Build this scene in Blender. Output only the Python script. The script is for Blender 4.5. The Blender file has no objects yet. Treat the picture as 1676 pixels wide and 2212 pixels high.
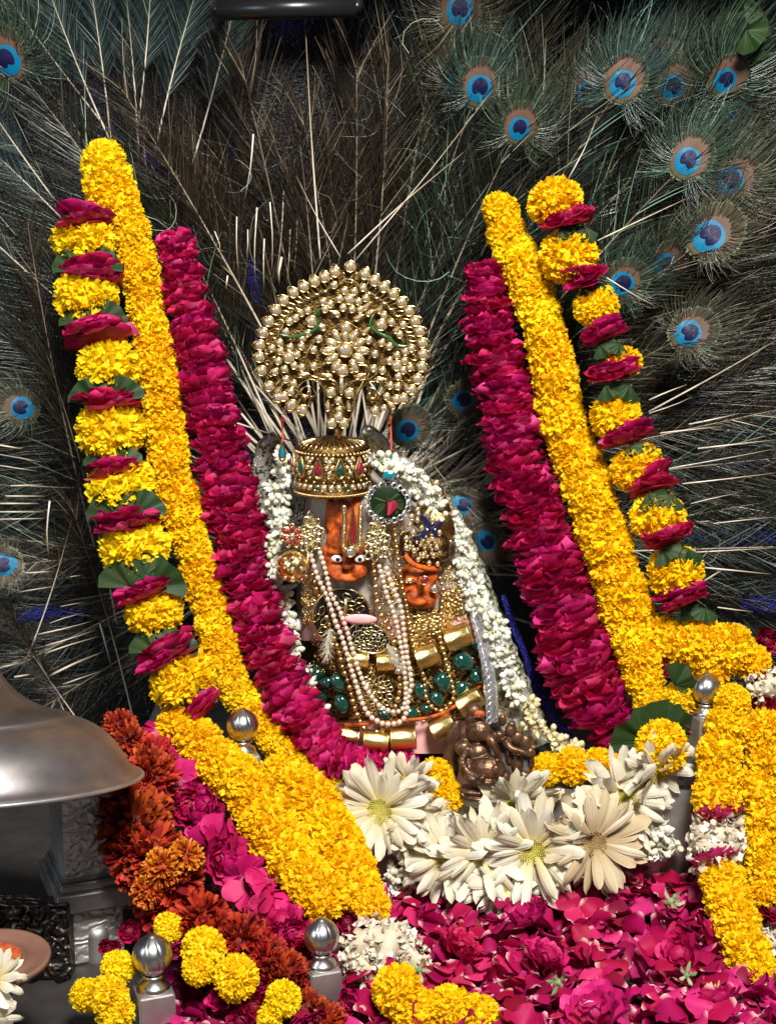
import bpy, bmesh, math, random
import numpy as np
from mathutils import Vector, Matrix, Euler, noise

# ------------------------------------------------------------------ camera, world, lamps, exposure
SC = bpy.context.scene
COL = SC.collection
RW, RH, FPX = 1676.0, 2212.0, 3351.0          # the photograph's frame in working pixels and the focal length in them
PITCH = math.radians(12.0)
AIM = Vector((0.0, 0.0, 0.298))
FWD = Vector((0, math.cos(PITCH), -math.sin(PITCH)))
UPV = Vector((0, math.sin(PITCH), math.cos(PITCH)))
CAM = AIM - FWD * 1.9
cd = bpy.data.cameras.new('camera')
cam = bpy.data.objects.new('camera', cd); COL.objects.link(cam)
cam.location = CAM; cam.rotation_euler = (math.pi / 2 - PITCH, 0, 0)
cd.sensor_width = 36; cd.lens = 36 * FPX / RH; cd.clip_start = 0.05; cd.clip_end = 50
SC.camera = cam

wd = bpy.data.worlds.new('World'); SC.world = wd; wd.use_nodes = True
bg = wd.node_tree.nodes['Background']
bg.inputs[0].default_value = (0.62, 0.72, 0.9, 1); bg.inputs[1].default_value = 0.10

def area(name, loc, target, size, power, color, sy=None):
    l = bpy.data.lights.new(name, 'AREA'); l.energy = power; l.color = color
    l.shape = 'RECTANGLE'; l.size = size; l.size_y = sy or size
    o = bpy.data.objects.new(name, l); COL.objects.link(o); o.location = loc
    o.rotation_euler = (Vector(target) - Vector(loc)).to_track_quat('-Z', 'Y').to_euler()
    return o
area('doorway_light', (0.40, -2.15, 2.5), (0.05, -0.1, 0.10), 0.60, 225, (1.0, 0.955, 0.89))
area('side_fill_light', (-2.4, -2.0, 1.4), (0, 0, 0.2), 0.9, 24, (0.80, 0.90, 1.0))  # weak bluish fill lamp added from the side, no real source there
SC.view_settings.view_transform = 'Standard'; SC.view_settings.look = 'None'
SC.view_settings.exposure = 0.0; SC.view_settings.gamma = 1.0
SC.cycles.max_bounces = 8; SC.cycles.diffuse_bounces = 4; SC.cycles.glossy_bounces = 3
SC.cycles.transmission_bounces = 4; SC.cycles.transparent_max_bounces = 6
SC.cycles.sample_clamp_indirect = 6.0

# ------------------------------------------------------------------ helpers
RNG = random.Random(11)
def ray(px, py):
    return FWD + Vector((1, 0, 0)) * ((px - RW / 2) / FPX) + UPV * ((RH / 2 - py) / FPX)
def at(px, py, y):                       # the point of the world plane Y = y that the pixel looks at
    d = ray(px, py); return CAM + d * ((y - CAM.y) / d.y)
def atz(px, py, z):
    d = ray(px, py); return CAM + d * ((z - CAM.z) / d.z)
def mpp(p):                              # metres per working pixel at a point
    return (p - CAM).dot(FWD) / FPX

WM = {}
def put(name, mesh, M, parent=None, **props):
    o = bpy.data.objects.new(name, mesh); COL.objects.link(o)
    if parent is not None:
        o.parent = parent; o.matrix_basis = WM[parent.name].inverted() @ M
    else:
        o.matrix_basis = M
    WM[o.name] = M.copy()
    for k, v in props.items(): o[k] = v
    return o
def thing(name, label, cat, loc, group=None):
    o = put(name, None, Matrix.Translation(loc), None, label=label, category=cat)
    o.empty_display_size = 0.02
    if group: o['group'] = group
    return o
def tagged(o, label, cat, group=None):
    o['label'] = label; o['category'] = cat
    if group: o['group'] = group
    return o

class MB:
    """collects geometry for one mesh; r and t are per-vertex values the materials read"""
    def __init__(s): s.v, s.f, s.r, s.t, s.m, s.sm = [], [], [], [], [], []
    def add(s, vs, fs, r=0.5, t=None, mat=0):
        n = len(s.v); s.v.extend([tuple(x) for x in vs])
        s.r.extend([r] * len(vs)); s.t.extend(t if t is not None else [0.5] * len(vs))
        for f in fs: s.f.append(tuple(i + n for i in f)); s.m.append(mat)
    def grid(s, fn, nu, nv, M=None, r=0.5, mat=0, tv=None):
        vs, t = [], []
        for j in range(nv + 1):
            for i in range(nu + 1):
                p = Vector(fn(i / nu, j / nv)); vs.append(M @ p if M else p)
                t.append(j / nv if tv is None else tv(i / nu, j / nv))
        w = nu + 1
        s.add(vs, [(j*w+i, j*w+i+1, (j+1)*w+i+1, (j+1)*w+i) for j in range(nv) for i in range(nu)], r, t, mat)
    def tube(s, pts, rad, n=6, r=0.5, mat=0, cap=True):
        pts = [Vector(p) for p in pts]; k = len(pts)
        rad = rad if isinstance(rad, (list, tuple)) else [rad] * k
        vs, t = [], []; prev = None
        for i, p in enumerate(pts):
            d = (pts[min(i+1, k-1)] - pts[max(i-1, 0)])
            d = d.normalized() if d.length > 1e-9 else Vector((0, 0, 1))
            a = prev if prev is not None else (Vector((0, 1, 0)) if abs(d.y) < .9 else Vector((1, 0, 0)))
            a = a - d * a.dot(d)
            a = a.normalized() if a.length > 1e-6 else d.orthogonal().normalized()
            prev = a; b = d.cross(a)
            for j in range(n):
                q = 2 * math.pi * j / n
                vs.append(p + (a * math.cos(q) + b * math.sin(q)) * rad[i]); t.append(i / max(k-1, 1))
        fs = [(i*n+j, i*n+(j+1) % n, (i+1)*n+(j+1) % n, (i+1)*n+j) for i in range(k-1) for j in range(n)]
        if cap: fs += [tuple(range(n))[::-1], tuple((k-1)*n+j for j in range(n))]
        s.add(vs, fs, r, t, mat)
    def lathe(s, prof, n=24, M=None, r=0.5, mat=0, flute=None):
        vs, t = [], []; k = len(prof)
        for i, (rr, z) in enumerate(prof):
            for j in range(n):
                q = 2 * math.pi * j / n
                R = rr * (flute(q, i / (k-1)) if flute else 1)
                p = Vector((R * math.cos(q), R * math.sin(q), z)); vs.append(M @ p if M else p); t.append(i / (k-1))
        s.add(vs, [(i*n+j, i*n+(j+1) % n, (i+1)*n+(j+1) % n, (i+1)*n+j) for i in range(k-1) for j in range(n)], r, t, mat)
    def ball(s, c, rad, nu=10, nv=6, r=0.5, mat=0, M=None):
        rad = Vector(rad) if hasattr(rad, '__len__') else Vector((rad,) * 3)
        c = Vector(c); vs, t, fs = [], [], []
        for j in range(nv + 1):
            b = math.pi * j / nv
            for i in range(nu):
                q = 2 * math.pi * i / nu
                p = Vector((rad.x*math.sin(b)*math.cos(q), rad.y*math.sin(b)*math.sin(q), -rad.z*math.cos(b)))
                p = (M @ p if M else p) + c
                vs.append(p); t.append(j / nv)
        for j in range(nv):
            for i in range(nu): fs.append((j*nu+i, j*nu+(i+1) % nu, (j+1)*nu+(i+1) % nu, (j+1)*nu+i))
        s.add(vs, fs, r, t, mat)
    def box(s, lo, hi, r=0.5, mat=0, M=None):
        x0, y0, z0 = lo; x1, y1, z1 = hi
        vs = [Vector(p) for p in ((x0,y0,z0),(x1,y0,z0),(x1,y1,z0),(x0,y1,z0),(x0,y0,z1),(x1,y0,z1),(x1,y1,z1),(x0,y1,z1))]
        if M: vs = [M @ p for p in vs]
        s.add(vs, [(3,2,1,0),(4,5,6,7),(0,1,5,4),(1,2,6,5),(2,3,7,6),(3,0,4,7)], r, None, mat)
    def mesh(s, name, mats, smooth=True):
        me = bpy.data.meshes.new(name); me.from_pydata(s.v, [], s.f); me.update()
        for nm, d in (('rnd', s.r), ('along', s.t)):
            me.attributes.new(nm, 'FLOAT', 'POINT').data.foreach_set('value', np.array(d, 'f'))
        for m in (mats if isinstance(mats, (list, tuple)) else [mats]): me.materials.append(m)
        me.polygons.foreach_set('material_index', np.array(s.m, 'i'))
        if smooth: me.polygons.foreach_set('use_smooth', np.ones(len(s.f), bool))
        return me

def merge_smooth(me, dist=1e-5):
    bm = bmesh.new(); bm.from_mesh(me); bmesh.ops.remove_doubles(bm, verts=bm.verts, dist=dist)
    bm.to_mesh(me); bm.free(); return me

def spline(pts, step):
    """Catmull-Rom through tuples (x, y, z, extra...), sampled about every step metres"""
    P = [np.array(p, float) for p in pts]; P = [2*P[0]-P[1]] + P + [2*P[-1]-P[-2]]
    dense = []
    for i in range(1, len(P) - 2):
        for k in range(24):
            u = k / 24; a, b, c, d = P[i-1:i+3]
            dense.append(.5*((2*b)+(-a+c)*u+(2*a-5*b+4*c-d)*u*u+(-a+3*b-3*c+d)*u**3))
    dense.append(P[-2]); dense = np.array(dense)
    s = np.concatenate([[0], np.cumsum(np.linalg.norm(np.diff(dense[:, :3], axis=0), axis=1))])
    n = max(2, int(round(s[-1] / step)) + 1); q = np.linspace(0, s[-1], n)
    return np.stack([np.interp(q, s, dense[:, k]) for k in range(dense.shape[1])], 1)

def pxpath(pts):                         # (px, py, y, width px) -> (X, Y, Z, width m)
    out = []
    for px, py, y, w in pts:
        p = at(px, py, y); out.append((p.x, p.y, p.z, w * mpp(p)))
    return out
def frame(T, ref=Vector((0, -1, 0))):    # rotation whose Z is T and whose Y faces ref
    z = Vector(T).normalized(); x = ref.cross(z)
    x = x.normalized() if x.length > 1e-5 else z.orthogonal().normalized()
    y = z.cross(x)
    return Matrix((x, y, z)).transposed().to_4x4()
def TRS(p, R, s):
    S = Matrix.Diagonal((*(s if hasattr(s, '__len__') else (s, s, s)), 1))
    return Matrix.Translation(Vector(p[:3])) @ R @ S
def rot(x=0, y=0, z=0): return Euler((x, y, z)).to_matrix().to_4x4()

# ------------------------------------------------------------------ materials
MAT = {}
def nodes_of(name):
    m = bpy.data.materials.new(name); m.use_nodes = True; MAT[name] = m
    nt = m.node_tree; return m, nt, nt.nodes['Principled BSDF'], nt.nodes['Material Output']
def N(nt, kind, **kw):
    n = nt.nodes.new(kind)
    for k, v in kw.items():
        if hasattr(n, k): setattr(n, k, v)
        else: n.inputs[k].default_value = v
    return n
def ramp(nt, stops, fac):
    n = nt.nodes.new('ShaderNodeValToRGB'); e = n.color_ramp.elements
    while len(e) < len(stops): e.new(0.5)
    for x, (p, c) in zip(e, stops): x.position = p; x.color = (*c, 1)
    nt.links.new(fac, n.inputs[0]); return n.outputs[0]
def mixc(nt, a, b, fac, mode='MIX'):
    n = nt.nodes.new('ShaderNodeMix'); n.data_type = 'RGBA'; n.blend_type = mode
    for sock, v in ((n.inputs[0], fac), (n.inputs[6], a), (n.inputs[7], b)):
        if hasattr(v, 'links'): nt.links.new(v, sock)
        elif isinstance(v, (int, float)): sock.default_value = v
        else: sock.default_value = (*v, 1)
    return n.outputs[2]
def attr(nt, name):
    n = nt.nodes.new('ShaderNodeAttribute'); n.attribute_name = name; return n.outputs['Fac']
def bump(nt, b, height, strength, dist):
    n = N(nt, 'ShaderNodeBump'); n.inputs['Strength'].default_value = strength; n.inputs['Distance'].default_value = dist
    nt.links.new(height, n.inputs['Height']); nt.links.new(n.outputs[0], b.inputs['Normal'])
def tex(nt, scale, detail=3, kind='ShaderNodeTexNoise', coord='Object'):
    tc = nt.nodes.new('ShaderNodeTexCoord'); n = nt.nodes.new(kind)
    nt.links.new(tc.outputs[coord], n.inputs['Vector']); n.inputs['Scale'].default_value = scale
    if 'Detail' in n.inputs: n.inputs['Detail'].default_value = detail
    return n

def petal_mat(name, cols, base=None, base_at=(0.0, 0.35), tip=None, rough=0.55, trans=0.25, nscale=300, spec=0.3, objvar=0.0):
    """flower tissue: colour by petal, pale root or tip along the petal, light passing through"""
    m, nt, b, out = nodes_of(name)
    k = len(cols); c = ramp(nt, [(i / max(k-1, 1), x) for i, x in enumerate(cols)], attr(nt, 'rnd'))
    al = attr(nt, 'along')
    if base is not None:
        mr = N(nt, 'ShaderNodeMapRange'); nt.links.new(al, mr.inputs[0])
        mr.inputs[1].default_value = base_at[0]; mr.inputs[2].default_value = base_at[1]
        mr.inputs[3].default_value = 1; mr.inputs[4].default_value = 0
        c = mixc(nt, c, base, mr.outputs[0])
    if tip is not None:
        mr = N(nt, 'ShaderNodeMapRange'); nt.links.new(al, mr.inputs[0])
        mr.inputs[1].default_value = .72; mr.inputs[2].default_value = 1.0; mr.inputs[4].default_value = .75
        c = mixc(nt, c, tip, mr.outputs[0])
    no = tex(nt, nscale, 2)
    v = N(nt, 'ShaderNodeMapRange'); nt.links.new(no.outputs['Fac'], v.inputs[0])
    v.inputs[3].default_value = .72; v.inputs[4].default_value = 1.25
    hs = N(nt, 'ShaderNodeHueSaturation'); nt.links.new(c, hs.inputs['Color']); nt.links.new(v.outputs[0], hs.inputs['Value'])
    if objvar:
        oi = nt.nodes.new('ShaderNodeObjectInfo'); h = N(nt, 'ShaderNodeMapRange'); nt.links.new(oi.outputs['Random'], h.inputs[0])
        h.inputs[3].default_value = .5 - objvar; h.inputs[4].default_value = .5 + objvar; nt.links.new(h.outputs[0], hs.inputs['Hue'])
    c = hs.outputs[0]
    nt.links.new(c, b.inputs['Base Color']); b.inputs['Roughness'].default_value = rough
    b.inputs['Specular IOR Level'].default_value = spec
    bump(nt, b, no.outputs['Fac'], .35, .0006)
    tr = N(nt, 'ShaderNodeBsdfTranslucent'); nt.links.new(c, tr.inputs[0])
    mx = N(nt, 'ShaderNodeMixShader'); mx.inputs[0].default_value = trans
    nt.links.new(b.outputs[0], mx.inputs[1]); nt.links.new(tr.outputs[0], mx.inputs[2]); nt.links.new(mx.outputs[0], out.inputs[0])
    return m

def plain(name, c, rough=.5, metal=0.0, c2=None, nscale=60, spec=.5, bs=0.0, bd=.001, trans=0.0, coat=0.0, detail=4):
    m, nt, b, out = nodes_of(name)
    b.inputs['Metallic'].default_value = metal; b.inputs['Roughness'].default_value = rough
    b.inputs['Specular IOR Level'].default_value = spec; b.inputs['Transmission Weight'].default_value = trans
    b.inputs['Coat Weight'].default_value = coat
    b.inputs['Base Color'].default_value = (*c, 1)
    if c2 or bs:
        no = tex(nt, nscale, detail)
        if c2: nt.links.new(ramp(nt, [(.35, c), (.68, c2)], no.outputs['Fac']), b.inputs['Base Color'])
        if bs: bump(nt, b, no.outputs['Fac'], bs, bd)
    return m

petal_mat('marigold', [(.93,.53,.002), (.96,.64,.004), (.98,.76,.012)], rough=.6, trans=.40, nscale=260, spec=.2, objvar=.006)
petal_mat('marigold_bright', [(.94,.60,.003), (.97,.72,.008), (.98,.83,.02)], rough=.6, trans=.40, nscale=260, spec=.2, objvar=.006)
petal_mat('rose', [(.34,.002,.058), (.50,.005,.10), (.65,.016,.165), (.80,.09,.30)], base=(.5,.05,.16), base_at=(0,.12), rough=.5, trans=.34, nscale=140, objvar=.012)
petal_mat('rose_open', [(.36,.003,.062), (.52,.008,.11), (.66,.035,.185)], base=(.62,.14,.22), base_at=(0,.14), rough=.5, trans=.22, nscale=120, objvar=.012)
petal_mat('rose_dark', [(.16,.002,.018), (.26,.002,.03), (.36,.004,.07)], rough=.5, trans=.18, nscale=120, objvar=.01)
petal_mat('rose_loose', [(.18,.001,.022), (.31,.002,.048), (.45,.006,.088), (.60,.035,.16)], base=(.82,.45,.44), base_at=(0,.17), rough=.52, trans=.2, nscale=90, spec=.22, objvar=.012)
petal_mat('rust', [(.12,.006,.008), (.27,.010,.007), (.38,.020,.007), (.48,.050,.010)], tip=(.50,.065,.014), rough=.6, trans=.15, nscale=200, objvar=.012)
petal_mat('rust_gold', [(.34,.022,.007), (.52,.085,.008), (.74,.26,.012)], tip=(.78,.34,.02), rough=.6, trans=.2, nscale=200, objvar=.01)
petal_mat('gerbera', [(.66,.57,.38), (.74,.68,.52), (.79,.76,.67)], base=(.70,.56,.22), base_at=(.0,.55), rough=.5, trans=.3, nscale=70, spec=.3)
petal_mat('gerbera_old', [(.50,.38,.22), (.60,.50,.33), (.70,.62,.47)], base=(.46,.33,.17), base_at=(.05,.55), rough=.6, trans=.25, nscale=70)
petal_mat('jasmine', [(.70,.70,.50), (.82,.81,.68), (.88,.88,.84)], base=(.45,.55,.15), base_at=(0,.3), rough=.45, trans=.25, nscale=150)
petal_mat('jasmine_old', [(.58,.45,.20), (.72,.62,.34), (.80,.74,.52)], base=(.4,.42,.12), base_at=(0,.3), rough=.5, trans=.22, nscale=150)
petal_mat('tuberose', [(.58,.48,.33), (.74,.68,.54), (.82,.79,.71)], rough=.55, trans=.25, nscale=120)
petal_mat('leaf', [(.008,.020,.006), (.014,.036,.008), (.03,.055,.014)], rough=.5, trans=.08, nscale=60, spec=.25, objvar=.015)
petal_mat('sepal', [(.10,.17,.05), (.22,.30,.12), (.42,.46,.28)], rough=.5, trans=.15, nscale=80)
plain('gold', (.83,.56,.20), .22, 1, (.95,.72,.33), 160, bs=.15, bd=.0006)
plain('gold_pale', (.95,.80,.42), .25, 1, (.98,.88,.58), 120, bs=.2, bd=.0006)
plain('gold_old', (.24,.145,.05), .36, 1, (.52,.34,.13), 420, bs=.7, bd=.0012)
plain('gold_leaf', (.72,.47,.12), .24, 1, (.95,.76,.34), 60, bs=.22, bd=.002)
plain('brilliant', (.95,.80,.52), .12, .9, (.75,.55,.28), 500)
plain('lid_metal', (.19,.175,.175), .42, .95, (.40,.37,.37), 16, bs=.10, bd=.002, detail=9)
plain('kundan', (.72,.60,.44), .16, .6, (.46,.35,.23), 300, spec=.8, coat=.7)
plain('pearl', (.66,.51,.38), .16, .35, (.74,.61,.48), 40, spec=.8, coat=.8)
plain('rhinestone', (.88,.88,.92), .08, .85, (.6,.65,.8), 500)
plain('ruby', (.28,.004,.02), .08, 0, (.14,.002,.012), 200, spec=.8, coat=1)
plain('emerald', (.002,.028,.020), .1, 0, (.004,.060,.042), 90, spec=.8, coat=1)
plain('enamel_green', (.02,.09,.02), .15, 0, spec=.7, coat=1)
plain('enamel_blue', (.008,.010,.05), .12, 0, spec=.7, coat=1)
plain('turquoise', (.0,.22,.28), .12, 0, (.0,.12,.2), 120, spec=.7, coat=1)
plain('vermilion', (.60,.115,.006), .55, 0, (.14,.013,.005), 85, bs=1.0, bd=.005, detail=7, spec=.35)
plain('marble', (.40,.36,.31), .35, 0, (.24,.20,.17), 25, spec=.5)
plain('crest_plate', (.060,.034,.012), .32, 1, (.25,.15,.052), 520, bs=.9, bd=.0016)
plain('pink_cloth', (.72,.40,.39), .6, 0, (.60,.30,.30), 30, bs=.2)
plain('silver', (.34,.33,.33), .48, .9, (.56,.54,.53), 22, bs=.16, bd=.002, detail=8)
plain('dark_floor', (.018,.016,.015), .6, 0, (.030,.026,.024), 30)
plain('silver_bright', (.62,.61,.60), .30, 1, (.44,.43,.43), 40, bs=.08, bd=.001, detail=7)
plain('bronze', (.075,.040,.024), .36, .7, (.20,.105,.058), 60, bs=.8, bd=.004, detail=6)
plain('clay', (.13,.065,.045), .45, 0, (.20,.10,.07), 20, bs=.3, bd=.002)
plain('powder', (.50,.10,.03), .9, 0, (.26,.045,.015), 160, bs=1, bd=.003, spec=.1)
plain('black_metal', (.012,.012,.014), .3, .3)
plain('white_eye', (.86,.82,.78), .2, 0, spec=.6)
plain('black', (.006,.006,.007), .2, 0, spec=.6)
plain('stamen', (.50,.42,.06), .7, 0, (.62,.58,.14), 200, bs=.6)
plain('stamen_old', (.34,.22,.07), .8, 0, (.50,.38,.16), 200, bs=.6)
plain('magenta_cloth', (.55,.01,.16), .6, 0, (.4,.01,.1), 80)
plain('thread', (.35,.05,.02), .8, 0)
plain('bead_gold', (.55,.37,.14), .28, 1, (.78,.56,.25), 200)

def special():
    # pillar silver with beaten scrolls
    m, nt, b, out = nodes_of('silver_embossed')
    b.inputs['Metallic'].default_value = .85; b.inputs['Roughness'].default_value = .5
    w = tex(nt, 30, 2, 'ShaderNodeTexWave'); w.wave_type = 'RINGS'; w.inputs['Distortion'].default_value = 9; w.inputs['Detail Scale'].default_value = 1.6
    no = tex(nt, 14, 4)
    nt.links.new(ramp(nt, [(.3, (.52,.50,.49)), (.7, (.80,.77,.75))], no.outputs['Fac']), b.inputs['Base Color'])
    bump(nt, b, w.outputs['Fac'], .5, .003)
    # the shaded carved panel of blackened silver
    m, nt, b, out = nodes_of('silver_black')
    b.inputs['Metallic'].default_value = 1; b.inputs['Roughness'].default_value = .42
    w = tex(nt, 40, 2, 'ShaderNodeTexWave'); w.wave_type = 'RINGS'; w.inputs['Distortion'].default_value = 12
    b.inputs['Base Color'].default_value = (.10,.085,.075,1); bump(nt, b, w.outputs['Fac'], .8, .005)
    # dark velvet wall hung with blue tinsel
    m, nt, b, out = nodes_of('tinsel_cloth')
    no = tex(nt, 5.5, 2); fl = tex(nt, 260, 2)
    mask = ramp(nt, [(.70, (0,0,0)), (.76, (.5,.5,.5))], no.outputs['Fac'])
    blue = ramp(nt, [(.42, (.004,.004,.03)), (.62, (.03,.03,.42)), (.75, (.10,.12,.8))], fl.outputs['Fac'])
    nt.links.new(mixc(nt, (.006,.006,.010), blue, mask), b.inputs['Base Color'])
    b.inputs['Roughness'].default_value = .35; bump(nt, b, fl.outputs['Fac'], 1, .004)
    # sequinned green-gold cloth
    m, nt, b, out = nodes_of('sequin_cloth')
    vo = tex(nt, 200, 2, 'ShaderNodeTexVoronoi'); n2 = tex(nt, 9, 3)
    c = ramp(nt, [(.36, (.035,.07,.012)), (.5, (.17,.17,.02)), (.64, (.55,.40,.07))], n2.outputs['Fac'])
    nt.links.new(mixc(nt, c, (.75,.78,.66), ramp(nt, [(.72, (0,0,0)), (.85, (1,1,1))], vo.outputs['Color'])), b.inputs['Base Color'])
    b.inputs['Metallic'].default_value = .7; b.inputs['Roughness'].default_value = .28
    bump(nt, b, vo.outputs['Color'], .9, .003)
    # silver sequin trim
    m, nt, b, out = nodes_of('sequin_silver')
    vo = tex(nt, 420, 2, 'ShaderNodeTexVoronoi')
    nt.links.new(ramp(nt, [(.2, (.35,.42,.45)), (.6, (.75,.8,.82)), (.9, (.9,.92,.95))], vo.outputs['Color']), b.inputs['Base Color'])
    b.inputs['Metallic'].default_value = .9; b.inputs['Roughness'].default_value = .2; bump(nt, b, vo.outputs['Color'], 1, .003)
    # peacock barbs: colour by feather and by strand
    m, nt, b, out = nodes_of('barb')
    oi = nt.nodes.new('ShaderNodeObjectInfo')
    c1 = ramp(nt, [(0, (.012,.007,.004)), (.35, (.016,.014,.010)), (.6, (.032,.032,.024)), (.8, (.095,.105,.075)), (1, (.48,.48,.39))], attr(nt, 'rnd'))
    c2 = ramp(nt, [(0, (1,.78,.6)), (.3, (.92,.92,.8)), (.7, (.62,.98,.85)), (1, (.5,.9,1.0))], oi.outputs['Random'])
    c = mixc(nt, c1, c2, 1.0, 'MULTIPLY')
    nt.links.new(c, b.inputs['Base Color']); b.inputs['Roughness'].default_value = .28; b.inputs['Specular IOR Level'].default_value = .8
    m, nt, b, out = nodes_of('barb_teal')
    nt.links.new(ramp(nt, [(0, (.008,.016,.016)), (.5, (.035,.060,.056)), (.8, (.11,.16,.15)), (1, (.34,.42,.38))], attr(nt, 'rnd')), b.inputs['Base Color'])
    b.inputs['Roughness'].default_value = .32; b.inputs['Specular IOR Level'].default_value = .6
    m, nt, b, out = nodes_of('barb_dark')
    nt.links.new(ramp(nt, [(0, (.008,.005,.003)), (.6, (.026,.018,.012)), (.8, (.07,.055,.035)), (1, (.30,.25,.16))], attr(nt, 'rnd')), b.inputs['Base Color'])
    b.inputs['Roughness'].default_value = .38; b.inputs['Specular IOR Level'].default_value = .5
    # quill: cream root to brown tip
    m, nt, b, out = nodes_of('quill')
    no = tex(nt, 60, 3)
    c = ramp(nt, [(0, (.66,.60,.50)), (.35, (.62,.54,.43)), (.62, (.36,.29,.20)), (1, (.10,.07,.04))], attr(nt, 'along'))
    nt.links.new(mixc(nt, c, (.25,.19,.13), ramp(nt, [(.55, (0,0,0)), (.75, (.7,.7,.7))], no.outputs['Fac'])), b.inputs['Base Color'])
    b.inputs['Roughness'].default_value = .35
    def eye(name, a, bcol, rough, spec, metal=0.0):
        m, nt, b, out = nodes_of(name)
        al = attr(nt, 'rnd')          # angle round the eye, so streaks follow the barbs
        n = N(nt, 'ShaderNodeTexNoise'); n.noise_dimensions = '1D'; n.inputs['Scale'].default_value = 60; n.inputs['Detail'].default_value = 3
        nt.links.new(al, n.inputs['W'])
        c = ramp(nt, [(.32, a), (.68, bcol)], n.outputs['Fac'])
        rad_ = ramp(nt, [(0, (.75,.7,.7)), (.55, (1,1,1)), (.80, (1.0,.98,.9)), (.90, (.8,.95,.6)), (1, (.45,.6,.35))], attr(nt, 'along'))
        nt.links.new(mixc(nt, c, rad_, 1.0 if 'bronze' in name else 0.0, 'MULTIPLY'), b.inputs['Base Color'])
        b.inputs['Roughness'].default_value = rough; b.inputs['Specular IOR Level'].default_value = spec
        b.inputs['Metallic'].default_value = metal
        bump(nt, b, n.outputs['Fac'], .35, .0008)
    eye('eye_rim', (.05,.08,.045), (.17,.20,.12), .45, .5)
    eye('eye_bronze', (.065,.036,.024), (.16,.098,.068), .5, .3, 0)
    eye('eye_turquoise', (.0,.075,.24), (.0,.19,.28), .4, .35, .05)
    eye('eye_blue', (.003,.003,.022), (.006,.008,.06), .4, .35, .05)
special()
# ------------------------------------------------------------------ flower meshes shared by all copies
def dirs(n, rng, jit=.35):
    out = []
    for i in range(n):
        z = 1 - 2 * (i + .5) / n; q = i * 2.399963 + rng.uniform(-jit, jit); s = math.sqrt(1 - z * z)
        out.append(Vector((s * math.cos(q), s * math.sin(q), max(-1, min(1, z)))))
    return out
def basis(d, roll):
    d = d.normalized(); x = d.orthogonal().normalized(); y = d.cross(x)
    x, y = x * math.cos(roll) + y * math.sin(roll), y * math.cos(roll) - x * math.sin(roll)
    return Matrix((x, y, d)).transposed().to_4x4()

def marigold_mesh(seed, mat, n=640):
    g = random.Random(seed); b = MB()
    b.ball((0, 0, 0), .74, 12, 8, r=.5)
    for d in dirs(n, g):
        L = g.uniform(.88, 1.03); w = g.uniform(.055, .105); bend = g.uniform(.03, .16); ph = g.uniform(0, 6.3); k = g.choice((2, 3, 3, 4))
        r0 = min(1, max(0, g.gauss(.5, .26))); amp = g.uniform(.015, .035)
        dd = (d + Vector((g.uniform(-.2, .2), g.uniform(-.2, .2), g.uniform(-.2, .2)))).normalized()
        M = basis(dd, g.uniform(0, 6.28))
        def fn(u, v):
            x = (u - .5) * 2
            wv = math.sin(x * k + ph) * amp * v
            return (x * w * (.35 + .85 * v), wv + bend * v * v * v, .45 + (L - .45) * (v ** .8) - .05 * v * x * x + .035 * v * math.sin(5 * x + ph) - bend * .45 * v ** 4)
        b.grid(fn, 3, 3, M, r0)
    return b.mesh('marigold', MAT[mat])

def petal(b, M, L, w, cup, curl, g, r, nu=4, nv=4, wav=.05, point=.0):
    ph = g.uniform(0, 6.28); k = g.uniform(3, 6)
    def fn(u, v):
        x = (u - .5) * 2
        prof = (.22 + .78 * math.sin(math.pi / 2 * min(1, v / .72)) ** .9) * (1 - .10 * max(0, v - .72) / .28)
        z = L * v * (1 - .34 * x * x * v * v * v)
        y = cup * L * (x * x) * prof + curl * L * v * v + wav * L * math.sin(k * x + ph) * v * v
        return (x * w * prof, y, z)
    b.grid(fn, nu, nv, M, r)

def rose_ring_mesh(seed, mat):
    """one flower threaded on a garland: petals lying flat round the string (string along Z)"""
    g = random.Random(seed); b = MB()
    b.ball((0, 0, 0), (.62, .62, .16), 10, 5, r=.1)
    for i in range(30):
        a = i * 2.399963 + g.uniform(-.4, .4); e = g.gauss(-.10, .24)
        L = g.uniform(.84, 1.06) ; w = g.uniform(.30, .52)
        d = Vector((math.cos(a) * math.cos(e), math.sin(a) * math.cos(e), math.sin(e)))
        up = Vector((0, 0, 1)); x = up.cross(d).normalized(); y = d.cross(x)
        M = Matrix.Translation(Vector((0, 0, g.uniform(-.16, .16)))) @ Matrix((x, y, d)).transposed().to_4x4() @ rot(0, 0, g.gauss(0, .35))
        petal(b, M, L, w, g.uniform(-.40, -.10), g.uniform(-.70, -.25), g, min(1, max(0, g.gauss(.45, .28))), 5, 5, .05)
    return b.mesh('rose_ring', MAT[mat])

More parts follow.
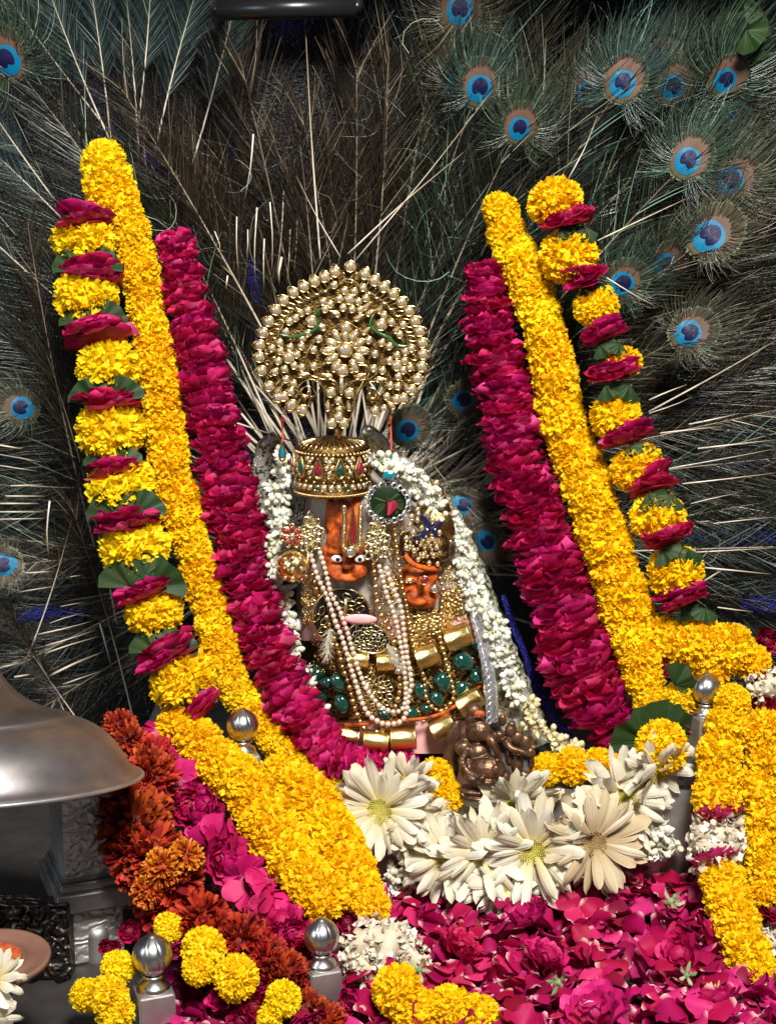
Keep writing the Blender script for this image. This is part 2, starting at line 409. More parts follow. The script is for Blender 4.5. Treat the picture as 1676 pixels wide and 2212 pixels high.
def rose_head_mesh(seed, mat, openness=1.0, n=38):
    """rose facing +Z"""
    g = random.Random(seed); b = MB()
    b.ball((0, 0, -.05), (.4, .4, .34), 10, 6, r=.1)
    for i in range(n):
        f = (i + .5) / n; a = i * 2.399963 + g.uniform(-.25, .25)
        tilt = (.10 + 1.15 * f ** 1.2) * openness; L = .46 + .46 * f * g.uniform(.85, 1.1); w = .20 + .22 * f
        d = Vector((math.cos(a) * math.sin(tilt), math.sin(a) * math.sin(tilt), math.cos(tilt)))
        o = Vector((math.cos(a), math.sin(a), 0)); x = d.cross(o)
        x = x.normalized() if x.length > 1e-4 else Vector((1, 0, 0)); x = Vector((-math.sin(a), math.cos(a), 0)); y = d.cross(x)
        M = Matrix.Translation(o * (.03 + .10 * f) + Vector((0, 0, -.22 - .16 * f))) @ Matrix((x, y, d)).transposed().to_4x4()
        petal(b, M, L, w, g.uniform(-.05, .10) - .30 * (1 - f), g.uniform(.05, .32) * f * (1 if y.dot(o) < 0 else -1), g, min(1, max(0, g.gauss(.35 + .25 * f, .24))), 5, 4, .09)
    return b.mesh('rose_head', MAT[mat])

def chrys_mesh(seed, mat, n=230):
    g = random.Random(seed); b = MB(); b.ball((0, 0, 0), .55, 10, 6, r=.05)
    for d in dirs(n, g, .5):
        L = g.uniform(.80, 1.02); w = g.uniform(.085, .135); curl = g.uniform(-.1, .35)
        dd = (d + Vector([g.uniform(-.35, .35) for _ in range(3)])).normalized(); M = basis(dd, g.uniform(0, 6.28))
        def fn(u, v):
            x = (u - .5) * 2; pr = math.sin(math.pi * (.16 + .70 * v)) ** .7
            return (x * w * pr, .05 * x * x * 1.5 + curl * v * v * .5, .40 + (L - .40) * v)
        b.grid(fn, 2, 3, M, g.random())
    return b.mesh('chrysanthemum', MAT[mat])

def leaf_mesh(seed):
    """fan-shaped scalloped leaf, root at the origin, spread along +Z"""
    g = random.Random(seed); b = MB(); span = g.uniform(1.9, 2.5); k = g.uniform(9, 12); ph = g.uniform(0, 6)
    def fn(u, v):
        a = (u - .5) * span * 1.15
        R = v * (1 - .05 * abs(math.sin(a * k * .5 + ph)) * v) * (1 + .05 * math.sin(a * 3 + ph))
        return (R * math.sin(a), .10 * R * math.sin(a * 5 + ph) + .18 * R * R - .05 * math.cos(a * 9) * R, R * math.cos(a))
    b.grid(fn, 40, 5, None, g.uniform(.3, .8))
    for q in range(5):
        a = (q - 2) / 4 * span * .9
        pts = [fn(.5 + a / (span * 1.15), v) for v in (.05, .35, .65, .92)]
        b.tube([Vector(p) + Vector((0, -.012, 0)) for p in pts], [.014, .011, .008, .004], 4, r=1)
    return b.mesh('leaf', MAT['leaf'])

def jasmine_mesh(seed, mat):
    g = random.Random(seed); b = MB()
    for i in range(g.choice((2, 3))):                      # buds
        d = Vector((g.uniform(-1, 1), g.uniform(-1, .1), g.uniform(-.8, 1))).normalized(); M = basis(d, 0)
        L = g.uniform(.7, 1.1); r = g.random()
        b.lathe([(.02, 0), (.07, .15 * L), (.10, .4 * L), (.24, .6 * L), (.25, .78 * L), (.13, .95 * L), (.01, L * 1.04)], 7, M, r)
    d = Vector((g.uniform(-.6, .6), -1, g.uniform(-.6, .6))); M0 = basis(d, g.uniform(0, 6))   # an open star
    for i in range(6):
        a = i * math.pi / 3 + g.uniform(-.2, .2); t = g.uniform(.9, 1.4)
        dd = Vector((math.cos(a) * math.sin(t), math.sin(a) * math.sin(t), math.cos(t)))
        x = Vector((-math.sin(a), math.cos(a), 0)); M = M0 @ Matrix.Translation((0, 0, .25)) @ Matrix((x, dd.cross(x), dd)).transposed().to_4x4()
        petal(b, M, g.uniform(.5, .75), .17, -.2, g.uniform(-.1, .3), g, g.uniform(.5, 1), 2, 3, .02)
    b.tube([M0 @ Vector((0, 0, -.3)), M0 @ Vector((0, 0, .27))], [.05, .07], 5, r=.3)
    return b.mesh('jasmine_flower', MAT[mat])

def crumple_mesh(seed, mat):
    """a crushed band of white petals round the string"""
    g = random.Random(seed); b = MB(); off = Vector((g.uniform(0, 50), 0, 0)); b.ball((0, 0, 0), (.8, .8, .4), 12, 6, r=.3)
    for i in range(130):
        a = g.uniform(0, 6.28); e = g.uniform(-.45, .45)
        d = Vector((math.cos(a), math.sin(a), e * 1.4)).normalized(); M = Matrix.Translation(d * g.uniform(.55, .75) + Vector((0, 0, e * .6))) @ basis((d + Vector([g.uniform(-.9, .9) for _ in range(3)])).normalized(), g.uniform(0, 6))
        petal(b, M, g.uniform(.18, .34), g.uniform(.08, .16), g.uniform(-.5, .5), g.uniform(-.7, .7), g, g.random(), 3, 3, .15)
    return b.mesh('white_petal_band', MAT[mat])

MARI = [marigold_mesh(i, 'marigold') for i in range(7)]
MARIB = [marigold_mesh(40 + i, 'marigold_bright') for i in range(4)]
RING = [rose_ring_mesh(100 + i, 'rose') for i in range(10)]
RHEAD = [rose_head_mesh(200 + i, 'rose_open', g) for i, g in enumerate((1, 1.1, .9, 1.2, 1))]
RDARK = [rose_head_mesh(230 + i, 'rose_dark', g) for i, g in enumerate((.8, .9, .7))]
CHRY = [chrys_mesh(300 + i, 'rust') for i in range(5)]
CHRYG = [chrys_mesh(330 + i, 'rust_gold') for i in range(2)]
LEAF = [leaf_mesh(400 + i) for i in range(4)]
JAS = [jasmine_mesh(500 + i, 'jasmine') for i in range(7)]
JASO = [jasmine_mesh(520 + i, 'jasmine_old') for i in range(4)]
CRUM = [crumple_mesh(600 + i, 'tuberose') for i in range(3)]

def garland(name, label, cat, pts, lib, part_name, spacing, flat=1.0, jitter=.06, group=None, scale=1.0, free=True):
    """pts: (px, py, y, width px); flowers threaded along the string"""
    P = pxpath(pts); w = np.mean([p[3] for p in P]); S = spline(P, w * spacing)
    root = thing(name, label, cat, Vector(S[-1][:3]), group)
    for i, s in enumerate(S):
        a = S[max(i-1, 0)]; c = S[min(i+1, len(S)-1)]; T = Vector((c - a)[:3]); r = s[3] / 2 * scale * RNG.uniform(.93, 1.07)
        R = rot(RNG.uniform(0, 6.28), RNG.uniform(0, 6.28), RNG.uniform(0, 6.28)) if free else frame(T) @ rot(RNG.gauss(0, .10), RNG.gauss(0, .10), RNG.uniform(0, 6.28))
        p = Vector(s[:3]) + Vector((RNG.uniform(-1, 1), RNG.uniform(-1, 1), RNG.uniform(-1, 1))) * r * jitter
        put(part_name, RNG.choice(lib), TRS(p, R, (r, r, r * flat)), root)
    if len(S) > 3:
        b = MB(); b.tube([tuple(s[:3]) for s in S], .0012, 5); put('string', b.mesh('string', MAT['thread']), Matrix.Identity(4), root)
    return root
# ------------------------------------------------------------------ the setting: back wall, seat, floor
def structure(name, b, mat): 
    return put(name, b.mesh(name, mat, False), Matrix.Identity(4), None, kind='structure')
FLOOR_Z = -0.165
b = MB()
def wallfn(u, v): return ((u - .5) * 2.4, .30 + .012 * math.sin(u * 41) + .01 * math.sin(u * 17 + v * 3), FLOOR_Z + v * 1.5)
b.grid(wallfn, 120, 12)
o = put('wall', b.mesh('wall', MAT['tinsel_cloth']), Matrix.Identity(4), None, kind='structure')
b = MB(); b.box((-1.2, -1.1, FLOOR_Z - .05), (1.2, .33, FLOOR_Z)); structure('floor', b, MAT['dark_floor'])
b = MB(); b.box((-.32, -.13, FLOOR_Z + .001), (.36, .28, -.012)); structure('platform', b, MAT['silver'])

# ------------------------------------------------------------------ hanging garlands, both sides of the idol
garland('rose_garland', 'slimmer magenta rose petal garland curving under the gold barrels to the daisies', 'garland',
    [(380,520,.05,78),(396,600,.04,92),(420,700,.03,102),(443,800,.02,110),(462,900,.01,114),(482,1000,0,120),(503,1100,-.01,122),(527,1200,-.02,124),
     (552,1300,-.03,120),(580,1390,-.045,120),(614,1480,-.06,118),(655,1555,-.075,112),(705,1618,-.09,100),(760,1648,-.10,84),(830,1652,-.10,64),(905,1650,-.10,56)],
    RING, 'rose', .165, .62, .03, free=False, scale=1.03)
garland('rose_garland', 'thick magenta rose petal garland beside the string of leaning marigolds, ending in a rounded tail', 'garland',
    [(1050,588,.05,98),(1056,680,.04,112),(1068,760,.03,122),(1084,840,.02,126),(1104,930,.01,130),(1126,1020,0,136),(1152,1110,-.01,142),(1182,1200,-.02,148),
     (1212,1290,-.03,156),(1238,1380,-.045,166),(1266,1470,-.06,166),(1302,1550,-.075,140),(1325,1605,-.085,96)],
    RING, 'rose', .14, .55, .03, free=False, scale=1.02)
garland('marigold_garland', 'plain yellow marigold garland crowned by a rounded top, behind the leafy banded garland', 'garland',
    [(222,352,.06,112),(244,425,.055,124),(282,500,.05,108),(302,590,.04,100),(322,690,.03,98),(342,790,.02,98),(355,890,.01,100),(366,990,0,100),(388,1090,-.01,100),
     (416,1190,-.02,100),(446,1290,-.03,98),(476,1390,-.045,94),(512,1490,-.06,90),(566,1575,-.075,84),(640,1650,-.09,84),(715,1705,-.10,70)],
    MARIB + MARI, 'marigold', .42, .9)
garland('marigold_garland', 'plain yellow marigold garland hugging the thick rose petal garland', 'garland',
    [(1080,455,.06,92),(1098,515,.05,108),(1132,595,.04,112),(1164,675,.03,114),(1188,765,.02,116),(1204,855,.01,118),(1226,945,0,120),(1256,1030,-.01,122),(1286,1115,-.02,124),
     (1318,1205,-.03,126),(1346,1295,-.045,128),(1368,1385,-.06,124),(1390,1460,-.075,106),(1404,1512,-.085,84)],
    MARI + MARIB[:1], 'marigold', .42, .9)

def banded(name, label, seq, y0, y1, lean):
    """marigold, leaf and rose discs threaded in turn; seq: (px, py, kind, width px)"""
    n = len(seq); root = thing(name, label, 'garland', at(seq[-1][0], seq[-1][1], y1))
    P = [at(s[0], s[1], y0 + (y1 - y0) * i / (n-1)) for i, s in enumerate(seq)]
    for i, (px, py, kind, w) in enumerate(seq):
        p = P[i]; T = P[min(i+2, n-1)] - P[max(i-2, 0)]; r = w / 2 * mpp(p); F = frame(T)
        if kind == 'm':
            put('marigold', RNG.choice(MARIB if px < 800 else MARI), TRS(p + Vector((0, -.008, 0)), F @ rot(0, 0, RNG.uniform(0, 6)), (r * 1.12, r * 1.08, r * .95)), root)
        elif kind == 'M':
            put('marigold', RNG.choice(MARIB if px < 800 else MARI), TRS(p + Vector((0, -.008, 0)), F @ rot(0, 0, RNG.uniform(0, 6)), (r * 1.10, r * 1.12, r * 1.06)), root)
        elif kind == 'r':
            for k in range(2):
                d = T.normalized() * ((k - .5) * r * .24) + Vector((0, -.020, 0))
                put('rose', RNG.choice(RING), TRS(p + d, F @ rot(RNG.gauss(0, .16), RNG.gauss(0, .16), RNG.uniform(0, 6)), (r * 1.0, r * .98, r * .42)), root)
        elif kind == 'l':
            for k in (-1, 1):
                q = p + Vector((k * r * .28, -r * .90, r * .02))
                R = rot(0, -math.radians(lean) * .6 + k * .36 + RNG.gauss(0, .12), 0) @ rot(RNG.uniform(-.25, .05), 0, 0)
                put('leaf', RNG.choice(LEAF), TRS(q, R, r * RNG.uniform(.78, .92)), root)
        elif kind == 'L':
            for k in (-1, 1):
                q = p + Vector((k * r * .42, -r * .80, r * .20)); R = rot(0, math.pi - math.radians(lean) + k * .6 + RNG.gauss(0, .15), 0) @ rot(RNG.uniform(.3, .8), 0, 0)
                put('leaf', RNG.choice(LEAF), TRS(q, R, r * RNG.uniform(.52, .66)), root)
    b = MB(); b.tube(P, .0012, 5); put('string', b.mesh('string', MAT['thread']), Matrix.Identity(4), root)
    return root
banded('banded_garland', 'banded marigold, leaf and rose garland beside the pale quills and bell-shaped lid',
    [(194,478,'r',134),(184,522,'m',136),(198,580,'l',132),(206,592,'r',134),(190,640,'M',134),(208,694,'l',128),(216,722,'r',152),(238,792,'M',134),(240,862,'l',140),(240,868,'r',134),(242,926,'M',144),
     (252,1000,'l',118),(258,1014,'r',120),(264,1048,'m',146),(282,1100,'l',146),(286,1124,'r',144),(294,1178,'M',146),(316,1252,'l',156),(326,1272,'r',138),(336,1318,'m',128),(364,1392,'l',134),(370,1404,'r',142),(398,1462,'m',150),(416,1512,'l',116),(452,1512,'r',96)],
    .03, -.085, 8)
banded('banded_garland', 'banded garland of marigolds, leaves and rose discs, beside the ring of peacock eyes',
    [(1196,434,'m',116),(1222,478,'r',116),(1230,500,'L',120),(1226,552,'M',124),(1258,600,'r',104),(1276,620,'L',96),(1286,660,'M',98),(1300,722,'r',112),(1310,748,'L',110),(1345,782,'m',80),(1318,806,'r',126),(1326,838,'L',126),(1326,896,'M',108),(1352,940,'r',122),(1372,968,'L',110),
     (1374,1008,'m',118),(1404,1042,'r',126),(1416,1070,'L',128),(1416,1112,'M',118),(1436,1156,'r',126),(1448,1184,'L',130),(1456,1232,'M',120),(1472,1286,'r',122),(1490,1312,'L',112)],
    .03, -.06, 14)

# ------------------------------------------------------------------ lower garlands on the steps
garland('marigold_garland', 'fat golden marigold strand sloping past the ribbed dome of the half-buried post', 'garland',
    [(392,1572,-.10,112),(440,1622,-.125,122),(498,1668,-.15,124),(552,1738,-.18,132),(596,1808,-.21,136),(645,1876,-.25,140),(700,1938,-.29,128)], MARI, 'marigold', .46, .95)
garland('marigold_garland', 'fat golden marigold strand sloping down to the white tuberose knot', 'garland',
    [(600,1680,-.12,112),(660,1720,-.15,138),(700,1786,-.18,146),(735,1856,-.22,140),(768,1918,-.26,130),(800,1962,-.29,92)], MARI, 'marigold', .46, .95)
garland('rose_string', 'string of crumpled magenta open roses between rust chrysanthemums and golden marigolds', 'garland',
    [(345,1590,-.11,92),(378,1665,-.14,104),(412,1732,-.17,116),(452,1800,-.20,124),(498,1868,-.24,128),(552,1938,-.28,118),(612,1998,-.32,108),(664,2040,-.34,84)], RHEAD, 'rose', .24, .9, .26, scale=1.12)
garland('chrysanthemum_garland', 'rust red chrysanthemum garland trailing behind the silver pillar', 'garland',
    [(262,1575,-.13,96),(316,1632,-.15,118),(305,1710,-.22,150),(280,1780,-.26,176),(306,1856,-.29,184),(362,1930,-.315,176),(436,1996,-.335,160),(524,2056,-.36,148),(606,2110,-.38,138),(672,2172,-.40,124),(712,2230,-.42,110)],
    CHRY, 'chrysanthemum', .27, .95, .30, scale=.95)
g = thing('chrysanthemum_garland', 'short orange and gold chrysanthemum cluster lying on the rust garland', 'garland', at(360,1890,-.30))
for px, py, y, w in ((350,1876,-.335,96),(402,1850,-.325,86),(318,1926,-.345,80)):
    p = at(px, py, y); put('chrysanthemum', RNG.choice(CHRYG), TRS(p, rot(RNG.uniform(0,6),RNG.uniform(0,6),0), w/2*mpp(p)), g)

def strand(name, label, seq, group=None):
    """a strand given flower by flower: (px, py, y, kind, width)"""
    root = thing(name, label, 'garland', at(*seq[-1][:3]), group); n = len(seq)
    P = [at(*s[:3]) for s in seq]
    for i, (px, py, y, kind, w) in enumerate(seq):
        p = P[i]; T = P[min(i+1, n-1)] - P[max(i-1, 0)]; r = w / 2 * mpp(p); F = frame(T)
        if kind == 'm': put('marigold', RNG.choice(MARI), TRS(p, rot(RNG.uniform(0,6),RNG.uniform(0,6),RNG.uniform(0,6)), (r, r*.95, r*.92)), root)
        elif kind == 'b': put('marigold', RNG.choice(MARIB), TRS(p, rot(RNG.uniform(0,6),RNG.uniform(0,6),RNG.uniform(0,6)), (r, r*.95, r*.92)), root)
        elif kind == 'R': put('rose', RNG.choice(RDARK), TRS(p, rot(RNG.uniform(.9,1.9), 0, 0) @ rot(0, RNG.gauss(0,.5), RNG.uniform(0,6)), r), root)
        elif kind == 'O': put('rose', RNG.choice(RHEAD), TRS(p, rot(RNG.uniform(.6,1.6), 0, 0) @ rot(0, RNG.gauss(0,.4), RNG.uniform(0,6)), r), root)
        elif kind == 'r': put('rose', RNG.choice(RING), TRS(p, F @ rot(RNG.gauss(0,.1),RNG.gauss(0,.1),RNG.uniform(0,6)), (r, r, r*.6)), root)
        elif kind == 'w': put('tuberose_band', RNG.choice(CRUM), TRS(p, F @ rot(0,0,RNG.uniform(0,6)), (r*1.25, r*1.25, r*1.2)), root)
        elif kind == 'l': put('leaf', RNG.choice(LEAF), TRS(p, rot(RNG.uniform(.2,.6), RNG.uniform(-.5,.5), 0), r), root)
    return root
strand('flower_strand', 'marigold strand with magenta bands and a white tuberose band, beside the daisies and petal bed',
    [(1580,1515,-.13,'m',92),(1566,1565,-.14,'m',104),(1552,1625,-.155,'m',116),(1552,1672,-.165,'m',112),(1546,1722,-.175,'m',124),(1548,1768,-.185,'r',112),(1546,1800,-.19,'w',112),(1544,1828,-.195,'w',112),(1546,1860,-.205,'r',118),(1560,1900,-.215,'m',116),
     (1572,1946,-.235,'m',118),(1588,1998,-.255,'m',124),(1612,2058,-.28,'m',126),(1640,2116,-.305,'m',124),(1662,2168,-.33,'r',104),(1676,2205,-.34,'w',100)])
strand('flower_strand', 'all-yellow outer marigold strand with rose and white tufts towards its ends',
    [(1655,1385,-.05,'R',88),(1634,1462,-.10,'R',80),(1662,1488,-.12,'w',86),(1645,1522,-.125,'R',82),(1645,1580,-.14,'m',116),(1660,1640,-.15,'m',124),(1642,1700,-.165,'m',120),(1660,1760,-.18,'m',124),(1648,1820,-.19,'m',122),(1662,1880,-.205,'m',120),(1650,1922,-.215,'m',92),(1668,1965,-.225,'R',84),(1672,2030,-.235,'w',80)])
strand('flower_strand', 'marigold tangle heaped round the ribbed dome beside the blue tinsel, crossing to the wall',
    [(1430,1372,-.06,'m',98),(1466,1390,-.07,'m',104),(1518,1392,-.08,'m',128),(1575,1402,-.085,'m',128),(1620,1430,-.085,'m',96),(1540,1450,-.085,'m',92),(1480,1450,-.07,'m',80),(1440,1440,-.08,'R',60),(1470,1505,-.10,'b',86),(1492,1546,-.105,'O',92)])
g = strand('flower_strand', 'single marigold backed by two dark scalloped leaves above the white daisies',
    [(1428,1612,-.14,'m',132),(1395,1640,-.135,'m',60)])
for px, py, an, s in ((1398,1600,-.75,78),(1436,1598,.45,88),(1455,1480,.9,50)):
    p = at(px, py, -.115); put('leaf', RNG.choice(LEAF), TRS(p, rot(0, an, 0) @ rot(.25,0,0), s * mpp(p)), g)
strand('flower_strand', 'row of marigolds along the seat front, half hidden behind the daisies',
    [(890,1690,-.125,'m',84),(940,1680,-.12,'m',96),(968,1720,-.13,'m',84),(1180,1662,-.115,'m',84),(1236,1655,-.115,'m',92),(1290,1652,-.115,'m',84),(1320,1650,-.115,'m',60)])
strand('flower_strand', 'white tuberose knot between dark rose petals, beside a ribbed post and the petal bed',
    [(750,1992,-.30,'R',80),(800,1996,-.31,'R',84),(790,2040,-.33,'w',112),(835,2050,-.33,'w',120),(885,2072,-.335,'w',86),(776,2092,-.35,'w',84),(850,2110,-.355,'r',110),(920,2118,-.355,'r',96)])
strand('flower_strand', 'marigold and wine-red rose cluster below the white tuberose knot',
    [(858,2140,-.42,'m',128),(905,2192,-.43,'m',128),(975,2180,-.43,'m',120),(1035,2200,-.43,'m',112),(1075,2215,-.43,'m',80),(760,2160,-.40,'R',92),(800,2200,-.41,'R',90),(690,2196,-.42,'R',70)])
strand('flower_strand', 'loose marigolds and dark red roses strung round a ribbed post by the clay bowl',
    [(238,2048,-.385,'R',66),(256,2090,-.40,'b',84),(232,2150,-.425,'b',104),(185,2150,-.42,'b',80),(250,2190,-.43,'b',96),(280,2012,-.36,'R',72),(365,2004,-.36,'b',74),(385,2050,-.385,'R',76),(440,2050,-.39,'b',108),(430,2092,-.405,'b',84),
     (510,2112,-.42,'b',112),(558,2120,-.40,'R',74),(550,2175,-.425,'R',92),(612,2158,-.425,'b',92),(585,2195,-.43,'b',70),(650,2200,-.43,'R',84),(520,2205,-.435,'R',84),(470,2160,-.41,'O',60)])

# ------------------------------------------------------------------ white daisies (gerberas) along the seat edge
def gerb_petal(seed, mat):
    g = random.Random(seed); b = MB(); w = g.uniform(.072, .100); curl = g.uniform(-.25, .32); tw = g.uniform(-1, 1); r = g.random()
    def fn(u, v):
        x = (u - .5) * 2; pr = (.45 + .75 * math.sin(math.pi * min(1, v * .86)) ) * (1 if v < .86 else math.sqrt(max(.05, 1 - ((v - .86) / .145) ** 2)))
        return (x * w * pr, -.035 * (1 - x * x) * pr + .022 * math.cos(x * 8) * pr - curl * v * v * .8 + tw * x * v * .12, .16 + .84 * v)
    b.grid(fn, 6, 8, None, r)
    return b.mesh('gerbera_petal', MAT[mat])
GP = [gerb_petal(700 + i, 'gerbera') for i in range(9)]; GPO = [gerb_petal(720 + i, 'gerbera_old') for i in range(6)]
def gerb_disc(mat, seed):
    g = random.Random(seed); b = MB(); b.lathe([(.22, -.14), (.22, -.02), (.19, .04), (.10, .05), (.001, .04)], 18)
    for i in range(120):
        rr = .215 * math.sqrt((i + .5) / 120); a = i * 2.4; h = .045 + .05 * (rr / .215) ** 2
        p = Vector((rr * math.cos(a), rr * math.sin(a), .03)); q = p * 1.10 + Vector((0, 0, h))
        b.tube([p, q], [.016, .010], 4)
    return b.mesh('gerbera', MAT[mat])
GD = [gerb_disc('stamen', 1), gerb_disc('stamen_old', 2)]
ger = thing('daisy_garland', 'row of creamy white long-petalled daisies strung along the seat edge above the petal bed', 'garland', at(1130, 1890, -.19))
for px, py, y, w, tx, tz, old in ((822,1748,-.165,236,.15,-.2,0),(905,1775,-.155,190,.35,.3,0),(962,1850,-.18,214,.25,0,0),(1045,1842,-.185,232,.1,.2,0),(1150,1835,-.195,248,.1,-.15,0),(1282,1818,-.20,236,.12,.1,1),
      (1345,1722,-.165,232,.2,.3,0),(1418,1668,-.15,190,-.35,.5,0),(1110,1740,-.145,200,-.25,-.1,0),(1085,1905,-.19,180,.6,0,0),(880,1690,-.14,150,-.3,-.3,0)):
    p = at(px, py, y); s = w / 2 * mpp(p); lib = GPO if old else GP
    M = TRS(p, rot(math.pi / 2 - tx, 0, 0) @ rot(0, tz, 0) @ rot(0, 0, RNG.uniform(0, 6)), s)
    d = put('daisy', GD[old], M, ger)
    for ring, cnt, lift in ((0, 25, -.06), (1, 22, .18)):
        for k in range(cnt):
            a = 2 * math.pi * (k + .5 * ring) / cnt + RNG.gauss(0, .10); up = lift + RNG.gauss(.0, .16)
            Rp = rot(0, 0, a) @ rot(-math.pi / 2 + up, 0, 0)
            sc = RNG.uniform(.84, 1.14) * (1 - .12 * ring)
            put('petal', RNG.choice(lib), M @ Rp @ Matrix.Diagonal((sc * RNG.uniform(.85, 1.2), sc, sc, 1)), d)

# small white tuberose trim under the daisies
tr = thing('tuberose_trim', 'narrow trim of small white starry flowers hanging below the daisies', 'garland', at(1400, 1830, -.15))
for i in range(34):
    if i < 22: px, py = 1340 + RNG.uniform(0, 130), 1780 + RNG.uniform(0, 90)
    else: px, py = 830 + RNG.uniform(0, 70), 1870 + RNG.uniform(0, 55)
    p = at(px, py, -.155 + RNG.uniform(-.01, .01)); put('tuberose', RNG.choice(JAS), TRS(p, rot(RNG.uniform(-.6,.6),RNG.uniform(0,6),RNG.uniform(-.6,.6)), 30 * mpp(p)), tr)

# ------------------------------------------------------------------ bed of loose rose petals
BED_Z = -.135
def bedh(x, y): return BED_Z + .014 * noise.noise(Vector((x * 14, y * 14, 3))) + max(0, (y + .30)) * .10
def loose_petal(seed):
    g = random.Random(seed); b = MB()
    petal(b, rot(math.pi / 2, 0, 0) @ Matrix.Translation((0, 0, -.5)), 1.0, g.uniform(.38, .52), g.uniform(-.55, .30), g.uniform(-.35, .35), g, g.random(), 6, 6, .06)
    return b
LP = [loose_petal(800 + i).mesh('rose_petal', MAT['rose_loose']) for i in range(16)]
def in_bed(x, y):
    return -.08 < x < .40 and -.46 < y < -.12
heap = MB()
for i in range(1500):
    x, y = RNG.uniform(-.24, .42), RNG.uniform(-.47, -.13)
    src = loose_petal(800 + i % 16) if i < 16 else None
    if src is not None: heap_src = globals().setdefault('HS', []); heap_src.append(src)
    s = HS[i % len(HS)]; M = TRS((x, y, bedh(x, y) - .012 + RNG.uniform(-.012, .004)), rot(RNG.gauss(0, .5), RNG.gauss(0, .5), RNG.uniform(0, 6.28)), RNG.uniform(.020, .034))
    heap.add([M @ Vector(v) for v in s.v], s.f, RNG.random(), s.t)
h = put('petal_heap', heap.mesh('petal_heap', MAT['rose_loose']), Matrix.Identity(4), None, kind='stuff', label='deep layer of magenta rose petals heaped before the seat', category='petals')
for i in range(290):
    for _ in range(40):
        x, y = RNG.uniform(-.06, .40), RNG.uniform(-.46, -.13)
        q = (Vector((x, y, BED_Z)) - CAM); px = RW/2 + FPX * q.x / q.dot(FWD); py = RH/2 - FPX * q.dot(UPV) / q.dot(FWD)
        if 780 < px < 1560 and py > 1880: break
    put('rose_petal', RNG.choice(LP), TRS((x, y, bedh(x, y) + RNG.uniform(.0, .012)), rot(RNG.gauss(.15, .45), RNG.gauss(0, .45), RNG.uniform(0, 6.28)), RNG.uniform(.022, .038)), None,
        label='loose curled magenta rose petal on top of the petal bed', category='petal', group='loose petals on the bed')
for px, py, w, tilt, lab in ((1280,2180,190,.3,'full open rose lying in the petal bed beside the marigold cluster'),(1545,2150,130,.5,'open rose showing its pale heart at the foot of the white-banded strand'),
        (1130,1975,140,.6,'open rose under the drooping daisy petals'),(1000,2040,130,.5,'open rose beside the white tuberose knot, in the petal bed'),(1465,2060,130,.9,'dark curled rose leaning against the white-banded marigold strand'),(1180,2060,130,.4,'open rose in the middle of the petal bed')):
    p = atz(px, py, BED_Z + .015); s = w / 2 * mpp(p)
    r = tagged(put('rose', RNG.choice(RHEAD), TRS(p, rot(tilt, RNG.gauss(0, .3), RNG.uniform(0, 6)), s)), lab, 'rose')
    if w < 131 and px == 1545:
        b = MB()
        for k in range(26):
            a = k * 2.4; b.tube([(0, 0, .05), (.22 * math.cos(a), .22 * math.sin(a), .34 + .1 * math.sin(k))], [.012, .02], 4)
        put('stamens', b.mesh('stamens', MAT['stamen']), WM[r.name], r)
def sepal_thing(px, py, w, stem, lab):
    p = atz(px, py, BED_Z + .028); s = w / 2 * mpp(p); g = random.Random(px); b = MB(); b.ball((0, 0, 0), (.22, .22, .34), 8, 6, r=.7)
    for i in range(5):
        a = i * 1.2566; t = g.uniform(.6, 1.5); d = Vector((math.cos(a) * math.sin(t), math.sin(a) * math.sin(t), math.cos(t))); x = Vector((-math.sin(a), math.cos(a), 0))
        petal(b, Matrix.Translation((0, 0, .1)) @ Matrix((x, d.cross(x), d)).transposed().to_4x4(), g.uniform(.7, 1), .14, -.2, g.uniform(-.2, .3), g, g.random(), 2, 4, .02)
    for i in range(14):
        a = i * 2.4; b.tube([(0, 0, .2), (.25 * math.cos(a), .25 * math.sin(a), .62)], [.012, .012], 3, r=1)
    r = tagged(put('rose_calyx', b.mesh('rose_calyx', MAT['sepal']), TRS(p, rot(g.uniform(.6, 1.2), g.uniform(-.8, .8), 0), s)), lab, 'calyx')
    if stem:
        b = MB(); b.tube([(0, 0, -.2), (.1, .05, -1.2), (-.1, .3, -2.4), (.1, .4, -3.2)], [.10, .09, .07, .05], 6, r=.05); put('stem', b.mesh('stem', MAT['sepal']), WM[r.name], r)
sepal_thing(1205, 2122, 74, False, 'bare rose calyx with stamens left in the middle of the petal bed')
sepal_thing(905, 2095, 70, False, 'pale bare rose calyx beside the tuberose knot')
sepal_thing(1448, 1948, 76, False, 'plump pale green rose calyx near the white-banded strand')
sepal_thing(1482, 2108, 66, True, 'rose calyx with a long green stem lying on the petals')
